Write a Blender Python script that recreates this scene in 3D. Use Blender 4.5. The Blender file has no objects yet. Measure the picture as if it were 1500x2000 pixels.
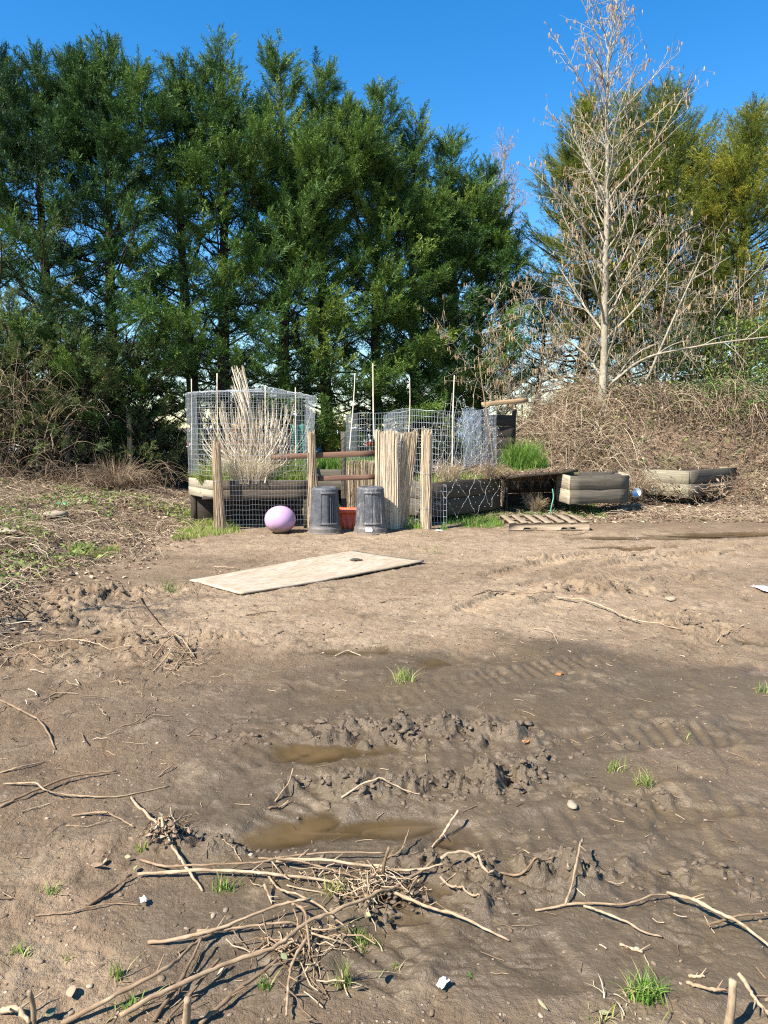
import bpy, math, random
import numpy as np
from mathutils import Vector

R = math.radians
rng = np.random.default_rng(11)
random.seed(11)
SC = bpy.context.scene
COL = SC.collection

# ------------------------------------------------------------------ camera geometry
CAM_H, PITCH, F = 1.6, R(6.7), 1444.0
CP, SP = math.cos(PITCH), math.sin(PITCH)

def ray(px, py):
    u, v = (px - 750.0) / F, (1000.0 - py) / F
    return np.array([u, CP + v * SP, -SP + v * CP])

def at(px, py, Y):
    d = ray(px, py)
    return np.array([0, 0, CAM_H]) + d * (Y / d[1])

def G(px, py, z=0.0):
    d = ray(px, py)
    return np.array([0, 0, CAM_H]) + d * ((z - CAM_H) / d[2])

# ------------------------------------------------------------------ noise
def _h(ix, iy, seed):
    n = (ix.astype(np.int64) * 374761393 + iy.astype(np.int64) * 668265263 + seed * 1442695041) & 0xFFFFFFFF
    n = ((n ^ (n >> 13)) * 1274126177) & 0xFFFFFFFF
    n = n ^ (n >> 16)
    return (n & 0xFFFF) / 65535.0

def vnoise(x, y, seed=0):
    ix, iy = np.floor(x), np.floor(y)
    fx, fy = x - ix, y - iy
    fx = fx * fx * (3 - 2 * fx); fy = fy * fy * (3 - 2 * fy)
    a, b = _h(ix, iy, seed), _h(ix + 1, iy, seed)
    c, d = _h(ix, iy + 1, seed), _h(ix + 1, iy + 1, seed)
    return (a * (1 - fx) + b * fx) * (1 - fy) + (c * (1 - fx) + d * fx) * fy

def fbm(x, y, seed=0, octv=4, gain=0.5):
    s, a, t = 0.0, 1.0, 0.0
    for i in range(octv):
        s = s + a * (vnoise(x, y, seed + i * 17) * 2 - 1); t += a
        x, y, a = x * 2.03 + 3.1, y * 2.03 + 7.7, a * gain
    return s / t

def sst(a, b, x):
    t = np.clip((x - a) / (b - a), 0, 1)
    return t * t * (3 - 2 * t)

# ------------------------------------------------------------------ mesh collector
class MB:
    def __init__(s):
        s.v, s.q, s.t, s.tint, s.grain, s.n = [], [], [], [], [], 0
    def add(s, v, q=None, t=None, tint=0.5, grain=None):
        v = np.asarray(v, float).reshape(-1, 3); m = len(v)
        if q is not None and len(q): s.q.append(np.asarray(q, np.int64).reshape(-1, 4) + s.n)
        if t is not None and len(t): s.t.append(np.asarray(t, np.int64).reshape(-1, 3) + s.n)
        s.v.append(v)
        s.tint.append(np.broadcast_to(np.asarray(tint, float), (m,)) if np.ndim(tint) == 0 else np.asarray(tint, float).reshape(m))
        s.grain.append(v if grain is None else np.asarray(grain, float).reshape(m, 3))
        s.n += m
    def build(s, name, mat, parent=None, origin=None, smooth=False, attrs=None):
        me = bpy.data.meshes.new(name)
        V = np.concatenate(s.v) if s.v else np.zeros((0, 3))
        if origin is not None: V = V - np.asarray(origin, float)
        elif parent is not None: V = V - world_loc(parent)
        Q = np.concatenate(s.q) if s.q else np.zeros((0, 4), np.int64)
        T = np.concatenate(s.t) if s.t else np.zeros((0, 3), np.int64)
        me.vertices.add(len(V)); me.vertices.foreach_set('co', V.astype(np.float32).ravel())
        li = np.concatenate([Q.ravel(), T.ravel()]).astype(np.int32)
        me.loops.add(len(li)); me.loops.foreach_set('vertex_index', li)
        ls = np.concatenate([np.arange(len(Q)) * 4, len(Q) * 4 + np.arange(len(T)) * 3]).astype(np.int32)
        me.polygons.add(len(ls)); me.polygons.foreach_set('loop_start', ls)
        if smooth: me.polygons.foreach_set('use_smooth', np.ones(len(ls), bool))
        me.update(calc_edges=True)
        a = me.attributes.new('tint', 'FLOAT', 'POINT'); a.data.foreach_set('value', np.concatenate(s.tint).astype(np.float32))
        a = me.attributes.new('grain', 'FLOAT_VECTOR', 'POINT'); a.data.foreach_set('vector', np.concatenate(s.grain).astype(np.float32).ravel())
        for k, vals in (attrs or {}).items():
            a = me.attributes.new(k, 'FLOAT', 'POINT'); a.data.foreach_set('value', np.asarray(vals, np.float32))
        for m in (mat if isinstance(mat, (list, tuple)) else [mat]): me.materials.append(m)
        o = bpy.data.objects.new(name, me); COL.objects.link(o)
        if origin is not None: o.location = tuple(origin)
        if parent is not None: o.parent = parent
        return o

def world_loc(o):
    p = np.zeros(3)
    while o is not None:
        p = p + np.array(o.location); o = o.parent
    return p

def tag(o, label=None, cat=None, group=None, kind=None):
    if label: o['label'] = label
    if cat: o['category'] = cat
    if group: o['group'] = group
    if kind: o['kind'] = kind
    return o

def empty(name, loc, label, cat, group=None):
    o = bpy.data.objects.new(name, None); COL.objects.link(o)
    o.location = tuple(loc); o.empty_display_size = 0.2
    return tag(o, label, cat, group)

def nrm(a):
    return a / np.maximum(np.linalg.norm(a, axis=-1, keepdims=True), 1e-9)

def tubes(mb, P, rad, sides=5, tint=0.5, caps=False):
    P = np.asarray(P, float)
    if P.ndim == 2: P = P[None]
    n, k = P.shape[:2]
    rad = np.broadcast_to(np.asarray(rad, float), (n, k)) if np.ndim(rad) < 2 else np.asarray(rad, float)
    T = nrm(np.gradient(P, axis=1))
    m = T.mean(1)
    ref = np.where((np.abs(m[:, 2:3]) < 0.8), np.array([[0, 0, 1.0]]), np.array([[1.0, 0.13, 0]]))
    U = nrm(np.cross(T, ref[:, None, :])); W = np.cross(T, U)
    a = np.arange(sides) * 2 * math.pi / sides
    ring = np.cos(a)[None, None, :, None] * U[:, :, None, :] + np.sin(a)[None, None, :, None] * W[:, :, None, :]
    V = P[:, :, None, :] + rad[:, :, None, None] * ring
    seg = np.concatenate([np.zeros((n, 1)), np.cumsum(np.linalg.norm(np.diff(P, axis=1), axis=2), axis=1)], 1)
    off = rng.random(n) * 50
    gr = np.empty((n, k, sides, 3))
    gr[..., 0] = (seg + off[:, None])[:, :, None]
    gr[..., 1] = np.cos(a)[None, None, :] * rad[:, :, None] + off[:, None, None]
    gr[..., 2] = np.sin(a)[None, None, :] * rad[:, :, None]
    j = np.arange(sides); i = np.arange(k - 1)
    b = (i[:, None] * sides + j[None, :]); b2 = (i[:, None] * sides + (j + 1) % sides)
    q = np.stack([b, b2, b2 + sides, b + sides], -1).reshape(-1, 4)
    Q = (q[None] + (np.arange(n) * k * sides)[:, None, None]).reshape(-1, 4)
    tris = None
    if caps and sides > 3:
        f = np.array([[0, x + 1, x] for x in range(1, sides - 1)])
        e = (k - 1) * sides + np.array([[0, x, x + 1] for x in range(1, sides - 1)])
        c = np.concatenate([f, e])
        tris = (c[None] + (np.arange(n) * k * sides)[:, None, None]).reshape(-1, 3)
    tt = np.asarray(tint, float)
    tt = np.full(n * k * sides, float(tt)) if tt.ndim == 0 else (np.repeat(tt, k * sides) if tt.ndim == 1 else np.repeat(tt.ravel(), sides))
    mb.add(V, Q, tris, tt, gr)

def spline(pts, n):
    """Catmull-Rom through pts, n samples."""
    p = np.asarray(pts, float)
    if len(p) == 2:
        t = np.linspace(0, 1, n)[:, None]; return p[0] * (1 - t) + p[1] * t
    e = np.concatenate([[2 * p[0] - p[1]], p, [2 * p[-1] - p[-2]]])
    d = np.concatenate([[0], np.cumsum(np.linalg.norm(np.diff(p, axis=0), axis=1))])
    s = np.linspace(0, d[-1], n)
    i = np.clip(np.searchsorted(d, s, side='right') - 1, 0, len(p) - 2)
    t = ((s - d[i]) / np.maximum(d[i + 1] - d[i], 1e-9))[:, None]
    a, b, c, f = e[i], e[i + 1], e[i + 2], e[i + 3]
    return 0.5 * (2 * b + (c - a) * t + (2 * a - 5 * b + 4 * c - f) * t ** 2 + (3 * b - a - 3 * c + f) * t ** 3)

def board(mb, a, b, w, h, up=(0, 0, 1), tint=None, warp=0.003, n=7, cham=0.002):
    """A plank from a to b; w is its size across `up`, h along `up`. Chamfered, slightly warped, capped."""
    a, b, up = np.asarray(a, float), np.asarray(b, float), np.asarray(up, float)
    L = np.linalg.norm(b - a); T = (b - a) / L
    S = np.cross(T, up); S /= np.linalg.norm(S); U = np.cross(S, T)
    hw, hh, c = w / 2, h / 2, min(cham, w * .3, h * .3)
    sec = np.array([[-hw + c, -hh], [hw - c, -hh], [hw, -hh + c], [hw, hh - c], [hw - c, hh], [-hw + c, hh], [-hw, hh - c], [-hw, -hh + c]])
    s = np.linspace(0, 1, n)
    wob = rng.normal(0, warp, (n, 2)); wob[1:-1] = (wob[:-2] + wob[1:-1] + wob[2:]) / 3
    V = np.empty((n, 8, 3)); gr = np.empty((n, 8, 3)); off = rng.random() * 40
    for i in range(n):
        V[i] = a + T * L * s[i] + S * (sec[:, :1] + wob[i, 0]) + U * (sec[:, 1:] + wob[i, 1])
        gr[i] = np.stack([np.full(8, L * s[i] + off), sec[:, 0] + off, sec[:, 1]], -1)
    j = np.arange(8); i = np.arange(n - 1)
    b0 = i[:, None] * 8 + j; b1 = i[:, None] * 8 + (j + 1) % 8
    q = np.stack([b0, b1, b1 + 8, b0 + 8], -1).reshape(-1, 4)
    f = np.array([[0, x + 1, x] for x in range(1, 7)]); e = (n - 1) * 8 + np.array([[0, x, x + 1] for x in range(1, 7)])
    mb.add(V, q, np.concatenate([f, e]), rng.random() if tint is None else tint, gr)

def one_board(name, mat, parent, *a, **k):
    m = MB(); board(m, *a, **k); return m.build(name, mat, parent)

def blades(mb, pts, h, lean=0.35, width=0.006, tint=None, k=4):
    """Grass blades: curved tapering ribbons rooted at pts."""
    pts = np.asarray(pts, float); n = len(pts)
    h = np.broadcast_to(np.asarray(h, float), (n,))
    az = rng.random(n) * 6.283; ln = lean * (0.3 + rng.random(n) * 1.2)
    d = np.stack([np.cos(az), np.sin(az), np.zeros(n)], -1)
    fz = rng.random(n) * 6.283
    sd = np.stack([np.cos(fz), np.sin(fz), np.zeros(n)], -1)
    s = np.linspace(0, 1, k)
    P = pts[:, None] + d[:, None] * (h * ln)[:, None, None] * (s ** 2)[None, :, None]
    P[..., 2] += h[:, None] * (s - 0.25 * ln[:, None] * s ** 2.5)
    w = width * (1 - s ** 1.6 * 0.95)
    A = P - sd[:, None] * w[None, :, None] / 2; B = P + sd[:, None] * w[None, :, None] / 2
    V = np.stack([A, B], 2).reshape(-1, 3)
    i = np.arange(k - 1) * 2
    q = np.stack([i, i + 1, i + 3, i + 2], -1)
    Q = (q[None] + (np.arange(n) * 2 * k)[:, None, None]).reshape(-1, 4)
    t = rng.random(n) if tint is None else np.broadcast_to(np.asarray(tint, float), (n,))
    mb.add(V, Q, None, np.repeat(t, 2 * k))

def leafs(mb, pts, size, tint=None, flat=0.0, aspect=0.5):
    """Small folded leaves (two quads) at pts with random orientation; flat=1 lies level."""
    pts = np.asarray(pts, float); n = len(pts)
    size = np.broadcast_to(np.asarray(size, float), (n,))
    N = rng.normal(0, 1, (n, 3)) * (1 - flat * 0.85); N[:, 2] = np.abs(N[:, 2]) + 0.3 + flat
    N = nrm(N); X = nrm(np.cross(N, rng.normal(0, 1, (n, 3)))); Y = np.cross(N, X)
    tpl = np.array([[-.5, 0, 0], [-.1, -.5 * aspect, .08], [.5, 0, -.06], [-.1, .5 * aspect, .08], [0.0, 0, -.02]])
    V = pts[:, None] + size[:, None, None] * (tpl[None, :, :1] * X[:, None] + tpl[None, :, 1:2] * Y[:, None] + tpl[None, :, 2:] * N[:, None])
    t = np.array([[0, 1, 4], [1, 2, 4], [2, 3, 4], [3, 0, 4]])
    T = (t[None] + (np.arange(n) * 5)[:, None, None]).reshape(-1, 3)
    tt = rng.random(n) if tint is None else np.broadcast_to(np.asarray(tint, float), (n,))
    mb.add(V, None, T, np.repeat(tt, 5))

_ico = None
def lumps(mb, pts, size, squash=0.7, rough=0.25, tint=None, jag=0.0):
    """Irregular lumps (clods, stones) from a displaced icosphere."""
    global _ico
    if _ico is None:
        import bmesh
        bm = bmesh.new(); bmesh.ops.create_icosphere(bm, subdivisions=2, radius=1)
        bm.verts.ensure_lookup_table()
        _ico = (np.array([v.co[:] for v in bm.verts]), np.array([[v.index for v in f.verts] for f in bm.faces])); bm.free()
    v0, f0 = _ico
    pts = np.asarray(pts, float); n = len(pts); size = np.broadcast_to(np.asarray(size, float), (n,))
    A = rng.normal(0, 1, (n, 5, 3)) * 1.6; ph = rng.random((n, 5)) * 6.28
    disp = 1 + rough * np.sin(np.einsum('vc,nkc->nvk', v0, A) * 2 + ph[:, None]).mean(2) * 1.6
    disp = disp * (1 + jag * rng.normal(0, 1, disp.shape))
    sc = np.stack([1 + rng.random(n) * .6, .7 + rng.random(n) * .5, np.full(n, squash) * (.8 + .4 * rng.random(n))], -1)
    az = rng.random(n) * 6.28; c, s = np.cos(az), np.sin(az)
    v = v0[None] * disp[..., None] * sc[:, None]
    x = v[..., 0] * c[:, None] - v[..., 1] * s[:, None]; y = v[..., 0] * s[:, None] + v[..., 1] * c[:, None]
    V = pts[:, None] + size[:, None, None] * np.stack([x, y, v[..., 2]], -1)
    T = (f0[None] + (np.arange(n) * len(v0))[:, None, None]).reshape(-1, 3)
    tt = rng.random(n) if tint is None else np.broadcast_to(np.asarray(tint, float), (n,))
    mb.add(V, None, T, np.repeat(tt, len(v0)))

# ------------------------------------------------------------------ materials
class NT:
    def __init__(s, name):
        s.m = bpy.data.materials.new(name); s.m.use_nodes = True
        s.t = s.m.node_tree; s.t.nodes.clear()
        s.out = s.n('ShaderNodeOutputMaterial')
    def n(s, typ, **kw):
        nd = s.t.nodes.new(typ)
        for k, v in kw.items(): setattr(nd, k, v)
        return nd
    def l(s, a, b): s.t.links.new(a, b)
    def inp(s, sock, v):
        if hasattr(v, 'links'): s.l(v, sock)
        elif isinstance(v, (tuple, list)) and len(v) == 3 and sock.type == 'RGBA': sock.default_value = (*v, 1)
        else: sock.default_value = v
    def attr(s, nm, vec=False):
        a = s.n('ShaderNodeAttribute', attribute_name=nm); return a.outputs['Vector'] if vec else a.outputs['Fac']
    def noise(s, scale, vec=None, detail=4, rough=0.55, dist=0):
        a = s.n('ShaderNodeTexNoise'); a.inputs['Scale'].default_value = scale
        a.inputs['Detail'].default_value = detail; a.inputs['Roughness'].default_value = rough; a.inputs['Distortion'].default_value = dist
        if vec is not None: s.l(vec, a.inputs['Vector'])
        return a.outputs['Fac']
    def voro(s, scale, vec=None, feat='F1', out='Distance'):
        a = s.n('ShaderNodeTexVoronoi', feature=feat); a.inputs['Scale'].default_value = scale
        if vec is not None: s.l(vec, a.inputs['Vector'])
        return a.outputs[out]
    def scalev(s, vec, sc):
        a = s.n('ShaderNodeVectorMath', operation='MULTIPLY'); s.l(vec, a.inputs[0]); a.inputs[1].default_value = sc; return a.outputs[0]
    def pos(s):
        return s.n('ShaderNodeNewGeometry').outputs['Position']
    def obj(s):
        return s.n('ShaderNodeTexCoord').outputs['Object']
    def mix(s, f, a, b, mode='MIX'):
        m = s.n('ShaderNodeMix', data_type='RGBA', blend_type=mode)
        s.inp(m.inputs[0], f); s.inp(m.inputs[6], a); s.inp(m.inputs[7], b); return m.outputs[2]
    def math(s, op, a, b=0.0, clamp=False):
        m = s.n('ShaderNodeMath', operation=op, use_clamp=clamp); s.inp(m.inputs[0], a); s.inp(m.inputs[1], b); return m.outputs[0]
    def rng(s, v, a, b, c=0.0, d=1.0):
        m = s.n('ShaderNodeMapRange'); s.inp(m.inputs[0], v)
        for i, x in enumerate((a, b, c, d)): m.inputs[i + 1].default_value = x
        return m.outputs[0]
    def ramp(s, f, stops):
        r = s.n('ShaderNodeValToRGB'); s.inp(r.inputs[0], f)
        e = r.color_ramp.elements
        while len(e) < len(stops): e.new(0.5)
        for x, (p, c) in zip(e, stops): x.position = p; x.color = (*c, 1)
        return r.outputs[0]
    def bump(s, h, strength=0.5, dist=0.01, nin=None):
        b = s.n('ShaderNodeBump'); b.inputs['Strength'].default_value = strength; b.inputs['Distance'].default_value = dist
        s.l(h, b.inputs['Height'])
        if nin is not None: s.l(nin, b.inputs['Normal'])
        return b.outputs[0]
    def pbsdf(s, col, rough=0.8, metal=0.0, nin=None, spec=0.5, **kw):
        p = s.n('ShaderNodeBsdfPrincipled')
        s.inp(p.inputs['Base Color'], col); s.inp(p.inputs['Roughness'], rough); s.inp(p.inputs['Metallic'], metal)
        s.inp(p.inputs['Specular IOR Level'], spec)
        if nin is not None: s.l(nin, p.inputs['Normal'])
        for k, v in kw.items(): s.inp(p.inputs[k], v)
        return p
    def done(s, sh):
        s.l(sh, s.out.inputs['Surface']); return s.m

def m_plain(name, col, rough=0.7, metal=0.0, var=0.15, scale=12, bump=0.0):
    t = NT(name); p = t.obj()
    n = t.noise(scale, p, 5)
    c = t.mix(t.rng(n, .3, .7), tuple(x * (1 - var) for x in col), tuple(min(1, x * (1 + var)) for x in col))
    nn = t.bump(n, bump, .01) if bump else None
    return t.done(t.pbsdf(c, rough, metal, nn).outputs[0])

def m_wood(name, dark, light, rough=0.85, moss=None, mossamt=0.5):
    t = NT(name); g = t.attr('grain', True); ti = t.attr('tint')
    fib = t.noise(1.0, t.scalev(g, (2.2, 75, 75)), 5, .6, .3)
    blot = t.noise(1.0, t.scalev(g, (1.3, 16, 24)), 5, .65)
    c = t.mix(t.rng(fib, .32, .68), dark, light)
    c = t.mix(t.rng(blot, .42, .75, 0, .65), c, tuple(x * .55 for x in dark))
    c = t.mix(t.rng(ti, 0, 1, 0, .35), c, tuple((a + b) * .5 * .75 for a, b in zip(dark, light)))
    kn = t.voro(1.0, t.scalev(g, (3.0, 9, 9)))
    c = t.mix(t.rng(kn, .10, .03), c, tuple(x * .35 for x in dark))
    if moss:
        mn = t.noise(6.0, t.pos(), 5, .6)
        c = t.mix(t.rng(mn, .62 - mossamt * .25, .72 - mossamt * .1, 0, .85), c, moss)
    b = t.bump(fib, .5, .006)
    return t.done(t.pbsdf(c, rough, 0, b, .25).outputs[0])

def m_tint(name, stops, rough=0.8, transl=0.0, noise=0.0, nscale=2.0, spec=0.3):
    """Colour from the per-piece 'tint' value (natural variation between leaves, reeds, canes ...)."""
    t = NT(name); f = t.attr('tint')
    if noise: f = t.math('ADD', f, t.math('MULTIPLY', t.math('SUBTRACT', t.noise(nscale, t.pos(), 3), .5), noise), True)
    c = t.ramp(f, stops); p = t.pbsdf(c, rough, 0, None, spec)
    if not transl: return t.done(p.outputs[0])
    tr = t.n('ShaderNodeBsdfTranslucent'); t.l(c, tr.inputs[0])
    m = t.n('ShaderNodeMixShader'); m.inputs[0].default_value = transl
    t.l(p.outputs[0], m.inputs[1]); t.l(tr.outputs[0], m.inputs[2])
    return t.done(m.outputs[0])

def m_bark(name, dark, light, scale=(6, 60, 60)):
    t = NT(name); g = t.attr('grain', True)
    n = t.noise(1.0, t.scalev(g, scale), 5, .65, .4); n2 = t.noise(3.0, t.pos(), 4)
    c = t.mix(t.rng(n, .3, .7), dark, light); c = t.mix(t.rng(n2, .45, .7, 0, .5), c, tuple(x * .6 for x in dark))
    return t.done(t.pbsdf(c, .9, 0, t.bump(n, .6, .01), .2).outputs[0])

M = {}
M['wood_grey'] = m_wood('weathered_grey_wood', (.06, .05, .036), (.19, .16, .118), moss=(.07, .07, .03), mossamt=.2)
M['wood_mossy_lit'] = m_wood('sunlit_mossy_weathered_wood', (.14, .12, .078), (.37, .33, .23), moss=(.16, .15, .06), mossamt=.1)  # mossy wood lightened in colour to stand for sun on one face
M['wood_brown'] = m_wood('brown_damp_wood', (.042, .031, .021), (.13, .098, .062), moss=(.10, .10, .03), mossamt=.1)
M['wood_sunlit'] = m_wood('pale_sunlit_wood', (.25, .20, .13), (.47, .405, .29))  # sunlight put into the colour of the bed end boards
M['wood_red'] = m_wood('reddish_wood', (.11, .058, .038), (.25, .145, .095))
M['wood_dark'] = m_wood('dark_rotten_and_shade_wood', (.025, .018, .013), (.08, .06, .045))  # also the shade colour of the panels under the legged planters
M['wood_tan'] = m_wood('tan_wood', (.26, .16, .08), (.50, .35, .20))
M['reed'] = m_tint('dry_reed', [(0, (.18, .12, .065)), (.3, (.44, .33, .21)), (.7, (.68, .57, .41)), (1, (.80, .72, .57))], .7)
M['straw'] = m_tint('dry_straw', [(0, (.10, .06, .035)), (.45, (.30, .21, .12)), (.8, (.46, .36, .22)), (1, (.58, .48, .32))], .85)
M['cane'] = m_tint('bramble_cane', [(0, (.05, .031, .018)), (.35, (.17, .112, .066)), (.7, (.34, .25, .16)), (1, (.52, .42, .29))], .8)
t = NT('dead_stalk'); g = t.attr('grain', True); ti = t.attr('tint')
c = t.ramp(ti, [(0, (.10, .062, .036)), (.5, (.27, .185, .11)), (1, (.48, .37, .24))])
n = t.noise(1.0, t.scalev(g, (30, 160, 160)), 4, .6); n2 = t.noise(18, t.pos(), 4, .65)
c = t.mix(t.rng(n, .45, .7, 0, .55), c, (.16, .10, .06)); c = t.mix(t.rng(n2, .52, .68, 0, .7), c, (.15, .105, .065))
M['stalk'] = t.done(t.pbsdf(c, .85, 0, t.bump(n, .5, .003), .2).outputs[0])
M['grass'] = m_tint('green_grass', [(0, (.06, .15, .02)), (.5, (.14, .28, .035)), (.85, (.25, .36, .06)), (1, (.42, .38, .16))], .55, .4)
M['grass_y'] = m_tint('yellow_green_grass', [(0, (.10, .20, .025)), (.5, (.25, .34, .05)), (.8, (.40, .41, .11)), (1, (.50, .42, .22))], .6, .4)
M['weed'] = m_tint('weed_leaf', [(0, (.03, .065, .018)), (.5, (.10, .18, .03)), (1, (.26, .30, .06))], .6, .25)
M['dryleaf'] = m_tint('dead_leaf', [(0, (.05, .032, .02)), (.5, (.20, .13, .08)), (1, (.42, .33, .22))], .8)
M['cyp'] = m_tint('cypress_foliage', [(0, (.018, .046, .016)), (.35, (.048, .108, .024)), (.7, (.12, .20, .034)), (1, (.24, .30, .05))], .6, .16, .4, .8)
M['cyp_dull'] = m_tint('dull_cypress_foliage', [(0, (.028, .050, .018)), (.4, (.075, .11, .032)), (.75, (.17, .19, .058)), (1, (.30, .26, .11))], .7, .22, .4, .8)
M['gold'] = m_tint('golden_conifer_foliage', [(0, (.035, .060, .012)), (.35, (.11, .145, .022)), (.7, (.23, .255, .034)), (1, (.40, .35, .05))], .65, .28, .4, .9)
M['bark'] = m_bark('dark_bark', (.022, .016, .012), (.075, .055, .04))
M['bark_pale'] = m_bark('pale_smooth_bark', (.20, .17, .12), (.43, .375, .28), (14, 20, 20))
M['bark_twig'] = m_tint('bare_twigs', [(0, (.10, .08, .06)), (.5, (.26, .22, .155)), (1, (.44, .39, .29))], .8)
M['twig_red'] = m_tint('reddish_twigs', [(0, (.18, .10, .09)), (.5, (.30, .20, .17)), (1, (.44, .34, .28))], .8)
M['catkin'] = m_tint('catkins', [(0, (.22, .115, .07)), (.5, (.34, .22, .12)), (1, (.48, .36, .19))], .85)
t = NT('galvanised_wire'); M['wire'] = t.done(t.pbsdf((.43, .45, .47), .45, .5).outputs[0])
M['net'] = m_plain('white_netting_cord', (.72, .72, .70), .7)
M['soil'] = m_plain('dark_soil', (.05, .036, .025), .95, 0, .4, 30, .8)
# ================================================================== GROUND
def Gd(px, py):                       # ground point (flat) as (x, y)
    p = G(px, py); return p[:2]

def ell(x, y, lst):
    """Sum of soft elliptical patches; lst rows: px, py, rx, ry (metres), amount."""
    s = np.zeros_like(x)
    for px, py, rx, ry, am in lst:
        c = Gd(px, py)
        s = s + am * np.exp(-(((x - c[0]) / rx) ** 2 + ((y - c[1]) / ry) ** 2))
    return s

PUD = [(640, 1612, .36, .10, 1.0), (480, 1640, .26, .08, .8), (820, 1600, .26, .11, .9), (600, 1470, .20, .13, .75), (900, 1640, .18, .08, .7),
       (430, 1570, .18, .10, .5), (760, 1460, .3, .10, .6), (1000, 1560, .12, .06, .5), (830, 1745, .12, .06, .6), (500, 1540, .22, .12, .45), (690, 1275, .35, .14, .5), (840, 1290, .25, .12, .45)]
PUD_FAR = [(1330, 1049, 1.3, .22, 1.3), (1480, 1042, 1.0, .2, 1.3), (1250, 1068, 1.1, .16, 1.1), (1490, 1250, .4, .18, .8)]
CLOD = [(690, 1440, .28, .14, 1), (760, 1420, .3, .12, .8), (960, 1440, .30, .11, 1.1), (880, 1420, .28, .10, .8), (790, 1545, .34, .07, 1.1), (650, 1530, .2, .06, .9), (940, 1530, .22, .10, 1.2), (1050, 1480, .16, .06, 1),
        (1000, 1520, .14, .06, 1), (1100, 1710, .22, .08, 1.1), (970, 1745, .16, .09, 1), (840, 1690, .14, .05, .9), (330, 1640, .08, .05, .8), (1230, 1560, .2, .07, .6), (420, 1660, .16, .05, .6), (440, 1440, .14, .05, .5),
        (1170, 1145, .35, .25, .8), (1110, 1145, .25, .15, .7), (1240, 1150, .25, .2, .6), (1300, 1200, .4, .3, .5), (1390, 1230, .3, .3, .6),
        (40, 1190, .8, .4, 1.3), (180, 1165, .5, .28, 1.2), (255, 1262, .25, .15, 1.2), (120, 1225, .6, .2, .9), (420, 1250, .4, .15, .6), (1100, 1090, .8, .1, .7), (1250, 1085, .6, .1, .7), (1350, 1130, .5, .2, .6), (300, 1290, .3, .15, .6), (60, 1280, .5, .3, .6), (360, 1150, .3, .3, .4), (1400, 1700, .25, .12, .4)]
DRY = [(640, 1190, 2.6, 1.0, 1.0), (1000, 1170, 2.2, .8, .8), (650, 1060, 5, 1.6, 1.0), (1250, 1080, 4, 1.6, .8), (40, 1740, .26, .42, 1.1), (10, 1900, .2, .25, .8), (300, 1200, 1.6, .9, .55), (60, 1330, .8, .3, .6), (1450, 1270, .8, .35, .8), (1400, 1170, 2.0, .8, .4), (980, 1225, 1.2, .25, .4)]
WET = [(900, 1320, 1.6, .55, 1.0), (600, 1400, 1.0, .6, .8), (1200, 1400, 1.2, .6, .8), (750, 1600, 1.3, .6, 1.1), (950, 1780, 1.0, .35, .6), (1150, 1700, .9, .45, .6), (1350, 1560, .8, .5, .5), (700, 1850, .9, .3, .45), (1250, 1290, 1.1, .5, .5), (850, 1270, 1.2, .45, .45), (1150, 1860, .5, .2, .5)]
TRACKS = [([(420, 1515), (560, 1450), (700, 1395), (900, 1340), (1200, 1285), (1500, 1240)], .13, .8),
          ([(500, 1660), (640, 1540), (800, 1495), (1000, 1470), (1250, 1440), (1500, 1425)], .15, .8),
          ([(760, 1840), (900, 1660), (1100, 1620), (1300, 1580), (1500, 1560)], .14, 1.0),
          ([(1060, 1830), (1240, 1720), (1500, 1650)], .13, .6),
          ([(660, 1980), (760, 1850), (850, 1790)], .12, .8),
          ([(560, 1360), (650, 1330), (800, 1320)], .1, .6),
          ([(900, 1205), (1080, 1135), (1300, 1090), (1500, 1070)], .17, 2.0),
          ([(940, 1130), (1100, 1095), (1300, 1065), (1500, 1052)], .17, 1.9),
          ([(1060, 1190), (1200, 1130), (1400, 1100)], .16, 1.8)]
_tr = [(spline([Gd(*p) for p in pts], 60), w, a) for pts, w, a in TRACKS]

def macro(x, y):
    z = .035 * fbm(x * .35, y * .35, 1, 3) * sst(14, 8, y) + .012 * fbm(x * 1.7, y * 1.7, 2, 3)
    bank = sst(-3.3, -5.2, x + .35 * fbm(x * .5, y * .5, 5, 2)) * sst(4.2, 6.5, y)
    z = z + bank * (.28 + .14 * fbm(x * 1.1, y * 1.1, 3, 4)) * sst(30, 22, y)
    z = z + .25 * sst(-5, -8, x) * sst(4, 7, y) * sst(30, 22, y)
    mound = sst(15.2, 17.5, y - .5 * fbm(x * .5, y * .5, 8, 2)) * sst(1.5, 4.9, x - .02 * y) * sst(30, 22, y)
    z = z + mound * (2.2 + .3 * fbm(x * .5, y * .5, 4, 3))
    return z

def masks(x, y):
    wob = .42 * fbm(x * 1.5, y * 2.6, 21, 5, .62)
    pud = ell(x, y, PUD) + ell(x, y, PUD_FAR)
    clod = np.clip(ell(x, y, CLOD), 0, 1.3)
    wx = x + .55 * fbm(x * .8, y * 1.0, 61, 4) + .12 * fbm(x * 5, y * 5, 63, 3); wy = y + .75 * fbm(x * .7, y * .9, 62, 4) * sst(2, 4, y) + .14 * fbm(x * 5, y * 5, 64, 3)
    wet = ell(wx, wy, WET); dry = ell(wx, wy, DRY)
    return pud, clod, wet, dry, wob

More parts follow.
